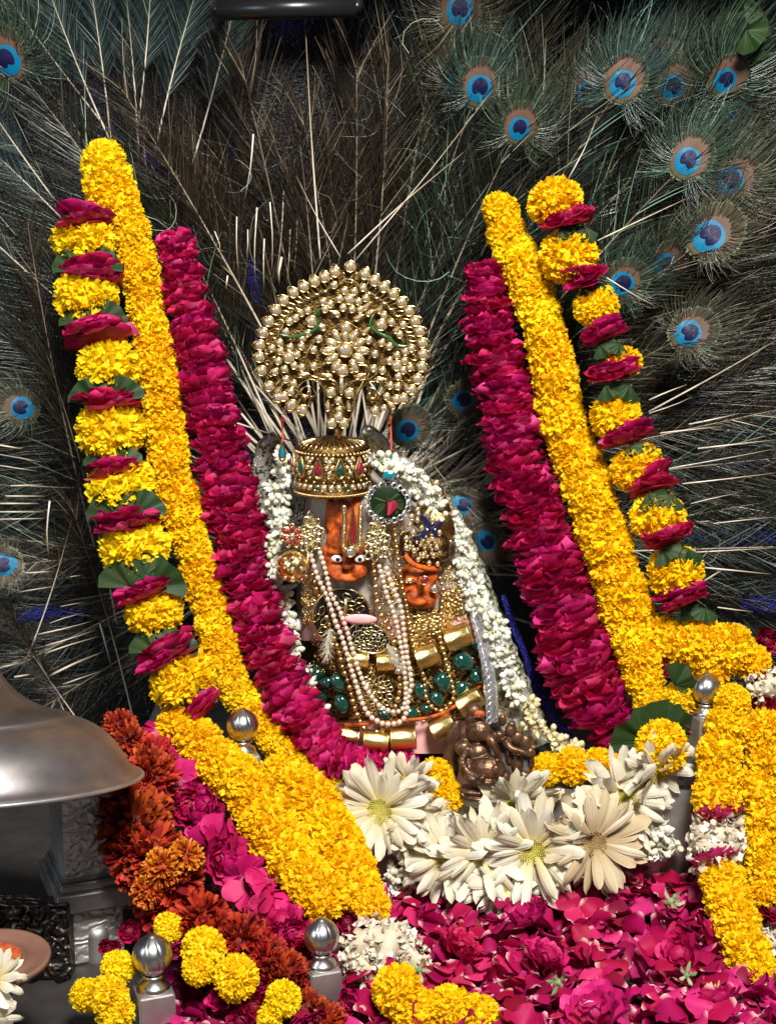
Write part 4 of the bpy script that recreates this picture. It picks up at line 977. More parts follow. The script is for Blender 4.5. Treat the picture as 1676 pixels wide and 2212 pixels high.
face2 = [E(906,1242,.010,42,32,26),E(908,1280,.010,40,38,26),E(892,1290,.020,16,18,14),E(926,1296,.018,16,20,14),E(908,1262,.026,9,20,12),E(906,1300,.024,16,8,10),E(888,1250,.018,14,10,12),E(926,1254,.018,14,10,12)]
put('small_face', blobs('small_face', face2, 'vermilion', .0016, 4), I4, idol)
b = MB()                                       # brocade of fine gold wire over the robe
for i in range(2100):
    if 1500 <= i: px, py = (RNG.uniform(650, 702), RNG.uniform(1240, 1345)) if i % 3 == 0 else (RNG.uniform(800, 870), RNG.uniform(1120, 1345)) if i % 3 == 1 else (RNG.uniform(950, 1030), RNG.uniform(1210, 1345))
    elif i < 1000: px, py = RNG.uniform(672, 1050), RNG.uniform(1345, 1560)
    else: px, py = RNG.uniform(870, 975), RNG.uniform(1310, 1420)
    a, c = sil(py)
    if not a + 12 < px < c - 12: continue
    p = on(px, py, .003 + RNG.uniform(0, .004)); k = mpp(p); r = RNG.uniform(2.5, 5.5) * k; R = rot(RNG.gauss(0, .5), RNG.uniform(0, 6), RNG.gauss(0, .5)); q0 = RNG.uniform(0, 6)
    b.tube([p + R @ Vector((r * math.cos(q0 + q), 0, r * math.sin(q0 + q) * 1.3)) for q in np.linspace(0, RNG.uniform(3.5, 6.28), 8)], .9 * k, 4)
    if i % 3 == 0: b.ball(p + Vector((0, -.002, 0)), RNG.uniform(1.5, 2.6) * k, 6, 4)
put('gold_brocade', b.mesh('gold_brocade', MAT['gold']), I4, idol, kind='stuff')

# --- gem meshes: dome of stone in a gold rim, face towards -Y, unit radius
def gem(kind, stone, rim='gold', h=.40):
    b = MB(); n = 20
    def out(a):
        if kind == 'round': return (math.sin(a), math.cos(a))
        if kind == 'drop': s = math.sin(a / 2) ** 1.5; return (math.sin(a) * s * .62, math.cos(a) * 1.0)
        return (math.sin(a) * .5, math.cos(a))
    vs, fs = [], []
    for j in range(5):
        v = j / 4; q = math.cos(v * math.pi / 2); 
        for i in range(n):
            x, z = out(2 * math.pi * i / n); vs.append((x * q * .80, -.12 - h * math.sin(v * math.pi / 2), z * q * .80))
    fs = [(j*n+i, j*n+(i+1) % n, (j+1)*n+(i+1) % n, (j+1)*n+i) for j in range(4) for i in range(n)]
    b.add(vs, fs, mat=0)
    ring = [Vector((out(2*math.pi*i/n)[0], -.10, out(2*math.pi*i/n)[1])) for i in range(n + 1)]
    b.tube(ring, .17, 6, mat=1, cap=False)
    b.add([(p.x, .05, p.z) for p in ring[:-1]] + [(p.x, -.12, p.z) for p in ring[:-1]], [tuple(range(n)), tuple(range(2*n-1, n-1, -1))] + [(i, (i+1) % n, n+(i+1) % n, n+i) for i in range(n)], mat=1)
    return b.mesh('stone', [MAT[stone], MAT[rim]])
G = {(k, s): gem(k, s) for k in ('round', 'drop', 'navette') for s in ('kundan', 'ruby', 'emerald', 'rhinestone', 'brilliant')}
G['turq'] = gem('drop', 'turquoise', 'gold')
def stone(parent, p, r, kind='round', mat='kundan', ang=0.0, yaw=0.0, name='stone'):
    return put(name, G[(kind, mat)] if mat != 'turq' else G['turq'], TRS(p, rot(0, ang, yaw), r), parent)

# --- fan-shaped crest
YC = -.062
def P1(zx, zy, off=0.0): return at(498.8 + zx * .2976, 526.5 + zy * .2976, YC - off)
K1 = .2976 * mpp(at(745, 750, YC))
crest = thing('crest', 'fan-shaped gold crest studded with pale stones, standing above the crown', 'crest', P1(780, 1360))
outl = [(868,150),(975,215),(1045,262),(1115,310),(1185,360),(1245,420),(1300,485),(1345,560),(1378,635),(1398,720),(1402,805),(1392,895),(1362,985),(1320,1065),(1258,1130),(1160,1195),(1060,1235),(1000,1205),(975,1150),(1000,1095),(1045,1075),(1080,1100),(1105,1060),(1075,1010),(1010,1000),(950,1050),(905,1150),(870,1270),(840,1340),(780,1365),(715,1335),(690,1240),(685,1110),(660,1030),(610,985),(550,990),(495,1035),(505,1100),(545,1130),(575,1085),(600,1130),(575,1190),(515,1215),(430,1185),(340,1120),(270,1040),(215,925),(200,825),(203,735),(228,645),(270,562),(320,478),(378,408),(450,350),(525,306),(605,268),(680,236),(755,198)]
bm = bmesh.new(); vs = [bm.verts.new(P1(*o, -.004)) for o in [(868 + (x-868)*.965 if y < 1000 else x, 700 + (y-700)*.965 if y < 1000 else y) for x, y in outl]]
ed = [bm.edges.new((vs[i], vs[(i+1) % len(vs)])) for i in range(len(vs))]
bmesh.ops.triangle_fill(bm, edges=ed, use_beauty=True)
ex = bmesh.ops.extrude_face_region(bm, geom=bm.faces[:]); bmesh.ops.translate(bm, vec=(0, .004, 0), verts=[v for v in ex['geom'] if isinstance(v, bmesh.types.BMVert)])
bmesh.ops.recalc_face_normals(bm, faces=bm.faces[:])
bm_obj('back_plate', bm, 'crest_plate', I4, crest)
def wire(parent, pts, r, mat='gold', name='gold_wire', n=6):
    S = spline([tuple(p) for p in pts], max(.0015, r * 2)); b = MB(); b.tube([tuple(s) for s in S], r, n)
    return put(name, b.mesh(name, MAT[mat]), I4, parent)
wire(crest, [P1(x, y, .002) for x, y in [(830+(x-830)*.80, 690+(y-690)*.80) for x, y in outl[40:] + outl[:14]]], 5 * K1, name='border_wire')
rim = outl[42:] + outl[:15]
cx, cy = 800, 720
for i, (x, y) in enumerate([p for p in rim if p != (868,150)]):
    d = math.atan2(x - cx, cy - y)
    stone(crest, P1(cx + (x-cx)*.985, cy + (y-cy)*.985, .004), 37 * K1, name='pearl_stone')
    tipv = P1(x + 42*math.sin(d), y - 42*math.cos(d), .002)
    b = MB(); M = TRS(P1(x, y, .001), rot(0, d, 0), 40*K1); b.tube([M @ Vector(q) for q in ((-.95,0,.1),(-.6,0,.75),(0,0,1.25),(.6,0,.75),(.95,0,.1))], 5*K1, 5); put('pearl_holder', b.mesh('pearl_holder', MAT['gold']), I4, crest)
nr = 34
for i in range(nr):                            # leaf loops between border and pearls
    s = i / (nr - 1) * (len(rim) - 1); j = int(min(s, len(rim) - 2)); f = s - j
    x = rim[j][0] + (rim[j+1][0] - rim[j][0]) * f; y = rim[j][1] + (rim[j+1][1] - rim[j][1]) * f
    x, y = cx + (x - cx) * .865, cy + (y - cy) * .865; d = math.atan2(x - cx, cy - y) + .35 * (1 if x > cx else -1)
    M = TRS(P1(x, y, .003), rot(0, d, 0), 34 * K1)
    b = MB(); b.tube([M @ Vector((.55 * math.sin(q) * (1 if q < 9 else 1), 0, -1.15 * math.cos(q))) for q in np.linspace(0, 2*math.pi, 15)], 4.2 * K1, 5, cap=False)
    put('leaf_loop', b.mesh('leaf_loop', MAT['gold']), I4, crest)
for pts in ([(840,560),(700,650),(600,720),(552,800),(545,880),(575,950),(640,975)], [(840,560),(960,640),(1040,700),(1078,790),(1080,880),(1050,950),(990,985)],
            [(600,985),(670,1050),(685,1200),(720,1330)], [(960,1000),(905,1120),(875,1250),(840,1330)], [(505,1095),(495,1035),(550,988),(610,985)], [(1000,1000),(1075,1008),(1105,1060),(1080,1105)],
            [(690,870),(620,890),(610,950),(670,985),(720,950),(700,920)], [(920,880),(990,890),(1000,950),(940,985),(890,955),(905,925)], [(640,980),(760,1000),(800,1100),(850,1010),(980,985)]):
    wire(crest, [P1(x, y, .004) for x, y in pts], 5 * K1)
for pts, m in (([(655,470),(610,520),(640,590),(560,650),(450,675),(355,660)], 'enamel_green'), ([(1030,520),(1010,590),(1060,640),(1140,680),(1200,735),(1280,745)], 'enamel_green')):
    S = spline([tuple(P1(x, y, .005)) for x, y in pts], .002); b = MB(); b.tube([tuple(s) for s in S], [(14 - 9 * abs(i / len(S) - .6)) * K1 for i in range(len(S))], 8); put('enamel_bird_neck', b.mesh('enamel_bird_neck', MAT[m]), I4, crest)
for (x, y) in ((550,1085), (1020,1095)):       # the two volutes
    s = 1 if x < 800 else -1
    P = [P1(x + s * (10 + 9 * q) * math.sin(q * 1.25 + .6), y - (10 + 9 * q) * math.cos(q * 1.25 + .6), .005) for q in np.linspace(0, 5.2, 18)]
    b = MB(); b.tube(P, [(17 - 1.6 * i * .5) * K1 for i in range(18)], 8); put('volute', b.mesh('volute', MAT['gold']), I4, crest)
RS = [(825,340),(895,345),(790,400),(860,405,36),(925,420),(670,420),(720,440),(685,475),(815,465),(880,475),(940,480),(980,395),(560,485),(470,540),(425,565),(585,565,40),(1110,520),(1090,590,40),(1165,570),(560,650),(520,690),(1225,660),(1095,720),(1150,745),
      (420,825,42),(1205,885,38),(355,720),(430,750),(510,745),(360,780),(480,805),(345,850),(390,910),(460,885),(515,900),(400,985),(455,1015),(600,770),(600,890),(1045,800),(1035,905),(1150,850),(1260,850),(1250,920),(1215,965),(1265,785),(1100,920),(1205,810),(1155,1030),(1210,1035),
      (725,1080,36),(860,1085,36),(780,1140),(785,1205),(780,1260,34),(730,1305,36),(820,1305,36),(435,1075),(385,1110,34),(445,1165,34),(1130,1110),(1200,1130,32),(1045,1215,32),(1110,1195),(835,610,38),(810,920,42),(830,770,52),(320,930),(300,760),(1310,760),(1300,900),(640,690),(1000,700),(750,300),(960,320),(400,640),(1250,590)]
for t in RS: stone(crest, P1(t[0], t[1], .005), (t[2] if len(t) > 2 else 26) * K1)
for i in range(11):                            # petals of the central flower
    a = -2.6 + 5.2 * i / 10; R0 = 125 if i % 2 == 0 else 112
    stone(crest, P1(830 + R0 * math.sin(a), 770 - R0 * math.cos(a) + 10, .004), 50 * K1, 'navette', ang=a)
for x, y, a in ((760,900,-.5),(890,900,.5),(705,1175,.1),(855,1175,-.1),(755,505,-1.1),(930,535,1.1),(500,495,-.7),(1085,470,.5),(1210,620,.8),(655,600,-.9),(985,630,.9),(530,950,1.4),(1085,985,1.5),(700,960,-1.2),(940,960,1.2),(510,1190,1.2),(1160,1170,-.8),(350,1060,.6),(1270,1040,-.5),(990,450,.9),(1015,500,1.1)):
    stone(crest, P1(x, y, .004), 40 * K1, 'drop', ang=a)
b = MB(); b.box((-1, -.6, -1), (1, .6, 1), M=TRS(P1(803, 1020, .005), Matrix.Identity(4), (14*K1, 6*K1, 62*K1))); put('stem_bar', b.mesh('stem_bar', MAT['kundan']), I4, crest)
p = P1(868, 165, .002); stone(crest, p, 40 * K1, name='pearl_stone')
b = MB(); b.tube([P1(775, 1340, -.004), Vector((P1(775, 1340).x, -.05, P1(775,1340).z - .012)), Vector((P1(760,1400).x, -.045, P1(760, 1460).z))], .004, 8); put('pin', b.mesh('pin', MAT['gold_old']), I4, crest)

# --- crown band
YK = -.045
ck = at(719, 1062, YK); kk = mpp(ck); R = 81 * kk; H = (at(719, 950, YK) - ck).length
crown = thing('crown', 'antique gold crown band with red and green drops on the idol head', 'crown', ck)
Mc = Matrix.Translation(ck)
b = MB(); b.lathe([(R*.90, -.001), (R*1.0, .0), (R*1.03, H*.05), (R*.99, H*.10), (R*.985, H*.30), (R*1.0, H*.36), (R*.985, H*.40), (R*.97, H*.75), (R*.985, H*.84), (R*.96, H*.92), (R*.82, H*.985), (R*.5, H*1.02), (R*.2, H*1.04), (.0001, H*1.045)], 64)
put('band', b.mesh('band', MAT['crest_plate']), Mc, crown)
bb = MB(); bb.ball((0, 0, 0), 1, 8, 6); BEADC = bb.mesh('crown_bead', MAT['bead_gold'])
def rad(a, z, o=0): return Mc @ Vector(((R + o) * math.sin(a), -(R + o) * math.cos(a), z))
for i in range(44):
    a = -1.45 + 2.9 * i / 43
    put('bead', BEADC, TRS(rad(a, H * .045, .001), I4, 3.2 * kk), crown)
for i in range(15):
    a = -1.4 + 2.8 * i / 14
    stone(crown, rad(a, H * .20, 0), (6.4 if i % 3 else 7) * kk, mat='emerald' if i % 4 == 1 else 'kundan', yaw=a)
for i in range(22):
    a = -1.4 + 2.8 * i / 21; put('bead', BEADC, TRS(rad(a, H * (.30 if i % 2 else .38), 0), I4, 3.6 * kk), crown)
for i in range(11):
    a = -1.4 + 2.8 * i / 10 - .05
    stone(crown, rad(a, H * .57, -.0005), 21 * kk, 'drop', ('ruby', 'kundan', 'emerald', 'kundan')[i % 4] if i % 2 == 0 else 'kundan', yaw=a) if i % 2 == 0 else [stone(crown, rad(a + da, H * z, 0), 5 * kk, yaw=a) for da, z in ((0, .48), (.07, .58), (-.07, .58), (0, .68), (.08, .74), (-.08, .74))]
for i in range(26):
    a = -1.45 + 2.9 * i / 25; put('bead', BEADC, TRS(rad(a, H * .82, 0), I4, 3.6 * kk), crown)
for i in range(16):
    a = -1.4 + 2.8 * i / 15; b = MB(); b.tube([Mc @ Vector((R*f*math.sin(a), -R*f*math.cos(a), H*z)) for f, z in ((.975,.90),(.82,.99),(.52,1.022),(.22,1.045))], 1.6*kk, 5); put('crown_rib', b.mesh('crown_rib', MAT['gold']), I4, crown)

# --- forehead mark, ear and cheek ornaments
fm = thing('forehead_ornament', 'gold U-shaped forehead mark set with brilliants round a dark red drop', 'ornament', on(752, 1190, .035))
def F4(zx, zy, off): return on(581.9 + zx * .16533, 1025.3 + zy * .16533, off)
for pts in ([(975,400),(985,600),(975,800),(970,930),(1010,990),(1070,1010)], [(1195,400),(1190,600),(1185,800),(1170,930),(1130,990),(1070,1010)]):
    S = spline([tuple(F4(x, y, .036)) for x, y in pts], .002); b = MB(); b.tube([tuple(s) for s in S], .0030, 8); put('gold_arm', b.mesh('gold_arm', MAT['gold_pale']), I4, fm)
    for s in S[1::1]: stone(fm, Vector(s[:3]) + Vector((0, -.0026, 0)), .0013, mat='brilliant', name='brilliant')
put('red_drop', G[('drop', 'ruby')], TRS(F4(1092, 700, .036), rot(0, 0, 0), (.0082, .006, .0245)), fm)
put('centre_brilliant', G[('round', 'rhinestone')], TRS(F4(1060, 1010, .042), rot(0, 0, 0), .0058), fm)
def filigree(px, py, wpx, hpx, lab, off=.012, mat='gold_pale', nloop=22, cat='earring', shape='drop'):
    p = on(px, py, off); k = mpp(p); root = thing('filigree_ornament', lab, cat, p); g = random.Random(px)
    bb = MB()
    for i in range(nloop):
        f = math.sqrt((i + .5) / nloop); a = i * 2.4; x, z = f * math.cos(a), f * math.sin(a)
        if shape == 'drop': x *= .55 + .45 * max(0, min(1, (1 - z) / 1.3))
        c = Vector((x * wpx * .42, 0, z * hpx * .42)) * k; R = rot(0, math.atan2(x, z), 0); s = math.sqrt(wpx * hpx) * .135 * k
        b = MB(); b.tube([p + c + R @ Vector((.72 * s * math.sin(q) * (1 - .25 * math.cos(q)), -.001 * math.sin(i), s * math.cos(q))) for q in np.linspace(0, 2 * math.pi, 11)], 2.3 * k, 5, cap=False)
        put('filigree_loop', b.mesh('filigree_loop', MAT[mat]), I4, root)
    b = MB(); b.ball(p + Vector((0, .002, 0)), (wpx * .40 * k, .0015, hpx * .40 * k), 16, 8); put('backing', b.mesh('backing', MAT['gold_old']), I4, root)
    return root
filigree(672, 1152, 56, 98, 'pale gold filigree earring beside the red flower stud', .034)
filigree(813, 1168, 60, 104, 'pale gold pear-shaped filigree earring beside the long bead strings', .034)
filigree(690, 1292, 40, 54, 'gold filigree pendant under the ribbed globe earring', .012, 'gold', 16, 'pendant')
filigree(846, 1262, 34, 60, 'slender gold filigree pendant between the two orange faces', .006, 'gold', 16, 'pendant')
filigree(1000, 1240, 34, 50, 'gold filigree ear drop beside the small orange face', .012, 'gold', 14, 'earring')
filigree(918, 1350, 70, 60, 'broad gold filigree collar plate under the small orange face', .012, 'gold', 30, 'collar', 'round')
filigree(980, 1305, 44, 56, 'round gold filigree pendant beside the small orange face', .01, 'gold', 16, 'pendant', 'round')
p = at(632, 1156, -.052); k = mpp(p); ff = thing('flower_stud', 'red stone flower stud with a white centre on the gold globe side', 'stud', p)
for i in range(7): a = i * .898; stone(ff, p + Vector((14 * k * math.sin(a), -.004, 14 * k * math.cos(a))), 13 * k, 'drop', 'ruby', ang=a + math.pi)
stone(ff, p + Vector((0, -.006, 0)), 6 * k, mat='rhinestone')
p = at(634, 1222, -.055); k = mpp(p); gl = thing('globe_earring', 'ribbed gold globe earring set with small red stones', 'earring', p)
b = MB(); b.lathe([(max(.0001, 36*k*math.sin(q)), -37*k*math.cos(q)) for q in np.linspace(0, math.pi, 17)], 48, flute=lambda q, t: 1 - .05 * abs(math.sin(q * 7))); put('globe', b.mesh('globe', MAT['gold']), TRS(p, rot(.2, .5, 0), 1), gl)
for i in range(14):
    a, e = -1.2 + (i % 5) * .6, -.6 + (i // 5) * .6; d = Vector((math.sin(a) * math.cos(e), -math.cos(a) * math.cos(e), math.sin(e)))
    stone(gl, p + d * 36 * k, 5.2 * k, mat='ruby' if i % 3 == 0 else 'kundan', yaw=a)
b = MB(); b.tube([p + Vector((20 * k, -8 * k, 0)) + rot(0, .3, 0) @ Vector((9 * k * math.sin(q), -10 * k * math.sin(q), 34 * k * math.cos(q))) for q in np.linspace(0, math.pi, 12)], 3 * k, 6); put('rim_band', b.mesh('rim_band', MAT['gold_pale']), I4, gl)

# --- small crown with blue horns on the second face
def C5(zx, zy, off=0.0): return on(775.9 + zx * .18187, 1025.3 + zy * .18187, off)
sc = thing('small_crown', 'small antique gold turban crown with dark blue horns and a jewelled spire', 'crown', C5(800, 1000, .02))
items = [E(925,1178,.014,50,32,34),E(890,1172,.010,30,26,26),E(955,1190,.006,30,30,24),E(925,1198,.016,50,20,30)]
put('dome', blobs('small_dome', items, 'crest_plate', .0018, 4), I4, sc)
bnd = [C5(540, 960, .030), C5(640, 1060, .036), C5(780, 1110, .036), C5(960, 1120, .030)]
wire(sc, bnd, .0035, 'vermilion', 'orange_band')
for pts in ([(660,570),(725,500),(800,570),(805,660),(740,730),(610,765)], [(1030,575),(965,550),(900,635),(908,720),(955,785),(1020,840)]):
    S = spline([tuple(C5(x, y, .034)) for x, y in pts], .002); b = MB(); b.tube([tuple(s) for s in S], [.0048 - .0034 * abs(i / len(S) - .45) * 1.6 for i in range(len(S))], 8); put('blue_horn', b.mesh('blue_horn', MAT['enamel_blue']), I4, sc)
    wire(sc, [C5(x, y, .033) for x, y in [(a - 22, b_ - 14) for a, b_ in pts]], .0011)
for x, y, r, kd in ((740,800,44,'drop'),(830,835,48,'drop'),(915,865,28,'round'),(690,540,26,'round'),(740,630,28,'round'),(950,690,28,'round'),(640,690,30,'round'),(560,760,30,'round'),(600,850,24,'round'),(1030,890,40,'round'),(1010,990,30,'round'),(880,960,26,'round'),(760,960,26,'round'),(650,900,26,'round'),(560,870,26,'round'),(700,1010,24,'round'),(830,1050,24,'round'),(930,1060,24,'round'),(1080,800,26,'round'),(1090,650,30,'round')):
    stone(sc, C5(x, y, .040 if 600 < x < 1000 else .030), r * .18187 * kk * 1.1, kd)
for i in range(46):
    a = i * 2.4; f = math.sqrt((i + .5) / 46); x, y = 815 + 290 * f * math.cos(a), 850 + 190 * f * math.sin(a)
    stone(sc, C5(x, y, .046 - .024 * f * f), 17 * .18187 * kk, 'round', 'kundan' if i % 5 else 'rhinestone', name='seed_stone')
b = MB(); b.tube([C5(880, 660, .014), C5(890, 420, .018), C5(905, 240, .018), C5(912, 90, .018)], [.026, .021, .012, .004], 12); put('spire', b.mesh('spire', MAT['gold_old']), I4, sc)
for x, y, r, kd in ((910,110,40,'round'),(862,205,26,'round'),(958,220,28,'round'),(838,262,26,'round'),(972,292,28,'round'),(815,322,34,'round'),(962,365,32,'round'),(805,470,38,'round'),(888,400,95,'drop'),(955,445,32,'round'),(868,545,30,'round'),(1045,490,48,'round'),(730,350,40,'round'),(690,420,30,'round'),(620,500,30,'round'),(600,600,26,'round'),(1010,380,26,'round'),(700,470,26,'round')):
    stone(sc, C5(x, y, .040), r * .18187 * kk * 1.1, kd)
st = thing('cheek_studs', 'three stone studs pressed into the small orange face', 'studs', C5(775, 1255, .04))
stone(st, C5(590, 1260, .036), 9 * kk, 'navette', 'kundan', ang=1.5); stone(st, C5(775, 1255, .046), 9 * kk, mat='ruby'); stone(st, C5(890, 1355, .036), 8 * kk, mat='rhinestone')

# --- rosette, drops and beads beside the crown
p = at(838, 1085, -.088); k = mpp(p); ro = thing('rosette', 'round green rosette edged with silver sequins, a red petal in its middle', 'rosette', p)
b = MB(); b.lathe([(.0001, .004), (36*k, .001), (44*k, -.003)], 32, M=rot(math.pi/2, 0, 0)); b.r = [.1] * len(b.r); put('leaf_disc', b.mesh('leaf_disc', MAT['leaf']), TRS(p, rot(.25, 0, .1), 1), ro)
for a_, s_ in ((.9, 34), (-1.2, 36), (2.6, 34)): put('leaf', LEAF[0 if s_ < 35 else 1], TRS(p + Vector((0, -.005, 0)), rot(0, a_, 0), s_ * k), ro)
for i in range(20):
    a = i * .314; b = MB(); b.tube([(6*k*math.cos(q), 0, 6*k*math.sin(q)) for q in np.linspace(0, 2*math.pi, 11)], 2.2*k, 5, cap=False); put('sequin', b.mesh('sequin', MAT['sequin_silver']), TRS(p + Vector((45*k*math.sin(a), -.004, 40*k*math.cos(a))), rot(0, 0, .3), 1), ro)
b = MB(); petal(b, I4, 1, .45, -.4, .2, RNG, .5, 5, 5); put('red_petal', b.mesh('red_petal', MAT['rose_dark']), TRS(p + Vector((-2*k, -.012, -24*k)), rot(-.2, .3, .5), (30*k, 44*k, 44*k)), ro)
for px, py, t0, lab in ((610, 975, (610, 895), 'turquoise drop hanging on red thread beside the jasmine, crest lid side'), (845, 992, (842, 890), 'turquoise drop hanging on orange thread over the rosette')):
    p = at(px, py, -.075); k = mpp(p); d = thing('drop_pendant', lab, 'pendant', p); put('drop', G['turq'], TRS(p, I4, (15*k, 11*k, 20*k)), d)
    wire(d, [p + Vector((0, 0, 18*k)), at((px + t0[0]) / 2 + 1, (py + t0[1]) / 2, -.058), at(*t0, -.05)], .0014, 'thread', 'red_thread')
    b = MB(); b.ball(at((px+t0[0])/2, t0[1] + 14, -.058), (3.5*k, 3.5*k, 14*k), 8, 6); put('thread_bead', b.mesh('thread_bead', MAT['ruby'] if px < 700 else MAT['vermilion']), I4, d)
p = at(840, 1026, -.10); b = MB(); b.ball((0, 0, 0), (14, 6, 10), 9, 5); tagged(put('turquoise_gem', b.mesh('turquoise_gem', MAT['turquoise'], False), TRS(p, rot(0, -.3, 0), mpp(p))), 'faceted turquoise gem resting on the jasmine above the rosette', 'gem')

# --- bead strings
def bead(kind):
    b = MB()
    if kind == 'pearl': b.ball((0, 0, 0), 1, 12, 8)
    else: b.lathe([(max(.001, math.sin(q) * (1)), -math.cos(q) * 1.0) for q in np.linspace(0, math.pi, 11)], 24, flute=lambda q, t: 1 - .10 * abs(math.sin(q * 5)))
    return b.mesh('bead', MAT['pearl' if kind == 'pearl' else 'bead_gold'])
BD = {'pearl': bead('pearl'), 'gold': bead('gold')}
def z3(zx, zy): return (609.6 + zx * .1984, 1274.7 + zy * .1984)
def z2(zx, zy): return (526.5 + zx * .3968, 1025.3 + zy * .3968)
def beads(label, pts, dpx, kind, off, small=None):
    P = [tuple(on(x, y, off)) for x, y in pts]; k = mpp(Vector(P[0])); S = spline(P, dpx * k * 1.02)
    n = len(S); root = thing('bead_necklace', label, 'necklace', Vector(S[n // 2][:3]))
    for i, s in enumerate(S):
        T = Vector((S[min(i+1, n-1)] - S[max(i-1, 0)])[:3]); r = dpx / 2 * k * RNG.uniform(.93, 1.05)
        if small and i % 2: r *= small
        put('bead', BD[kind], TRS(Vector(s[:3]) + Vector((0, RNG.uniform(-.0008, .0008), 0)), frame(T) @ rot(0, 0, RNG.uniform(0, 6)), r), root)
    b = MB(); b.tube([tuple(s) for s in S], .0006, 4); put('string', b.mesh('string', MAT['thread']), I4, root)
o3 = [(480,40),(505,120),(540,220),(575,330),(610,420),(650,510),(680,610),(710,700),(732,790),(762,890),(800,1010),(832,1110),(870,1220),(912,1310),(970,1380),(1030,1420),(1100,1452),(1190,1455),(1265,1440),(1325,1400),(1352,1320),(1365,1210),(1378,1130),(1408,1040),(1400,950),(1385,850),(1362,750),(1350,650),(1338,550),(1322,430),(1308,270),(1280,150),(1240,50)]
beads('outer of two pearl strings looping to the bottom of the robe', [z2(366, 440), z2(385, 500), z2(408, 570)] + [z3(*q) for q in o3] + [z2(798, 580), z2(778, 510)], 12.5, 'pearl', .030)
i3 = [(530,40),(570,120),(622,210),(665,320),(692,400),(722,490),(752,600),(778,690),(805,790),(850,920),(900,1040),(942,1110),(1000,1190),(1060,1258),(1130,1300),(1215,1325),(1290,1310),(1335,1230),(1345,1100),(1340,1000),(1330,900),(1318,760),(1300,650),(1280,550),(1258,430),(1228,300),(1190,180),(1140,60)]
beads('inner, shorter pearl string inside the longer pearl loop', [z2(416, 425), z2(436, 490), z2(452, 550)] + [z3(*q) for q in i3] + [z2(755, 560), z2(738, 500)], 11.5, 'pearl', .032)
a3 = [(390,30),(430,120),(460,220),(495,320),(535,420),(570,520),(600,610),(630,720),(652,820),(690,930),(730,1040),(757,1160),(787,1270),(830,1380),(875,1480),(950,1548),(1060,1535),(1155,1470),(1200,1390),(1232,1270),(1270,1150),(1285,1030),(1272,920),(1252,800),(1235,690),(1228,590),(1195,490),(1145,390),(1092,300),(1060,210),(1032,110),(1020,20)]
beads('ribbed gold bead necklace looping round the pearl strings', [z2(375, 545)] + [z3(*q) for q in a3] + [z2(716, 570), z2(706, 490)], 16, 'gold', .022, .72)
c2 = [(818,265),(822,320),(832,400),(843,480),(855,560),(864,620),(880,680),(890,750),(900,820),(915,890),(930,960),(960,1040),(980,1110),(990,1200),(1015,1255),(1060,1285),(1105,1270),(1140,1210),(1135,1150),(1110,1060),(1092,980),(1068,890),(1070,790),(1080,700),(1086,630),(1068,565)]
beads('gold bead necklace framing the small orange face', [z2(*q) for q in c2], 13, 'gold', .020, .8)

# --- gold cylinders, green stones, medallions
def cyl_mesh():
    b = MB(); b.lathe([(.001, -1), (.86, -1), (1.0, -.96), (1.06, -.92), (1.0, -.86), (.99, 0), (1.0, .86), (1.06, .92), (1.0, .96), (.86, 1), (.001, 1)], 28); return b.mesh('gold_barrel', MAT['gold_leaf'])
CY = cyl_mesh(); 
nk = thing('barrel_necklace', 'collar of gold foil barrels strung on orange thread at the robe hem', 'necklace', on(880, 1600, .02))
for px, py, L, w, a in ((750,1590,48,42,10),(812,1600,52,42,4),(871,1594,52,44,-4),(958,1570,50,44,-28),(1014,1514,52,42,-32)):
    p = on(px, py, .024); k = mpp(p); put('gold_barrel', CY, TRS(p, rot(0, math.radians(90 + a), 0), (w*.58*k, w*.58*k, L*.54*k)), nk)
wire(nk, [on(x, y, .022) for x, y in ((700,1560),(760,1566),(800,1562),(880,1555),(925,1550),(975,1530),(1040,1480))], .0022, 'vermilion', 'orange_thread')
nk = thing('barrel_necklace', 'shorter collar of gold foil barrels across the chest medallions', 'necklace', on(830, 1430, .02))
for px, py, L, w, a in ((776,1424,40,34,0),(832,1430,34,34,-4),(923,1416,46,44,-20),(989,1376,52,46,-22)):
    p = on(px, py, .018); k = mpp(p); put('gold_barrel', CY, TRS(p, rot(0, math.radians(90 + a), 0), (w*.56*k, w*.56*k, L*.54*k)), nk)
def pebble(seed):
    g = random.Random(seed); b = MB(); b.ball((0, 0, 0), (1, .62, .8), 14, 9)
    b.v = [tuple(Vector(v) * (1 + .16 * noise.noise(Vector(v) * 1.3 + Vector((seed, 0, 0))))) for v in b.v]; return b.mesh('green_stone', MAT['emerald'])
PB = [pebble(i) for i in range(4)]
gn = thing('green_stone_necklace', 'necklace of large tumbled dark green stones across the lower robe', 'necklace', on(850, 1530, .02))
c7 = lambda x, y: (831.3 + x * .26453, 1274.7 + y * .26453)
for (px, py), r in [(c7(635,580),21),(c7(755,700),19),(c7(470,750),19),(c7(620,810),16),(c7(300,820),17),(c7(420,890),15),(c7(752,460),13),(z3(380,930),17),(z3(620,1010),18),(z3(650,1240),19),(z3(430,1150),16),(z3(1330,1270),13),(z3(1400,1340),14),(z3(1560,1290),10),(z3(480,1010),13),(z3(1120,1360),14)]:
    p = on(px, py, .014); put('green_stone', RNG.choice(PB), TRS(p, rot(RNG.uniform(-.3,.3), RNG.uniform(0, 3), RNG.uniform(-.3,.3)), 1.25 * r * mpp(p)), gn)
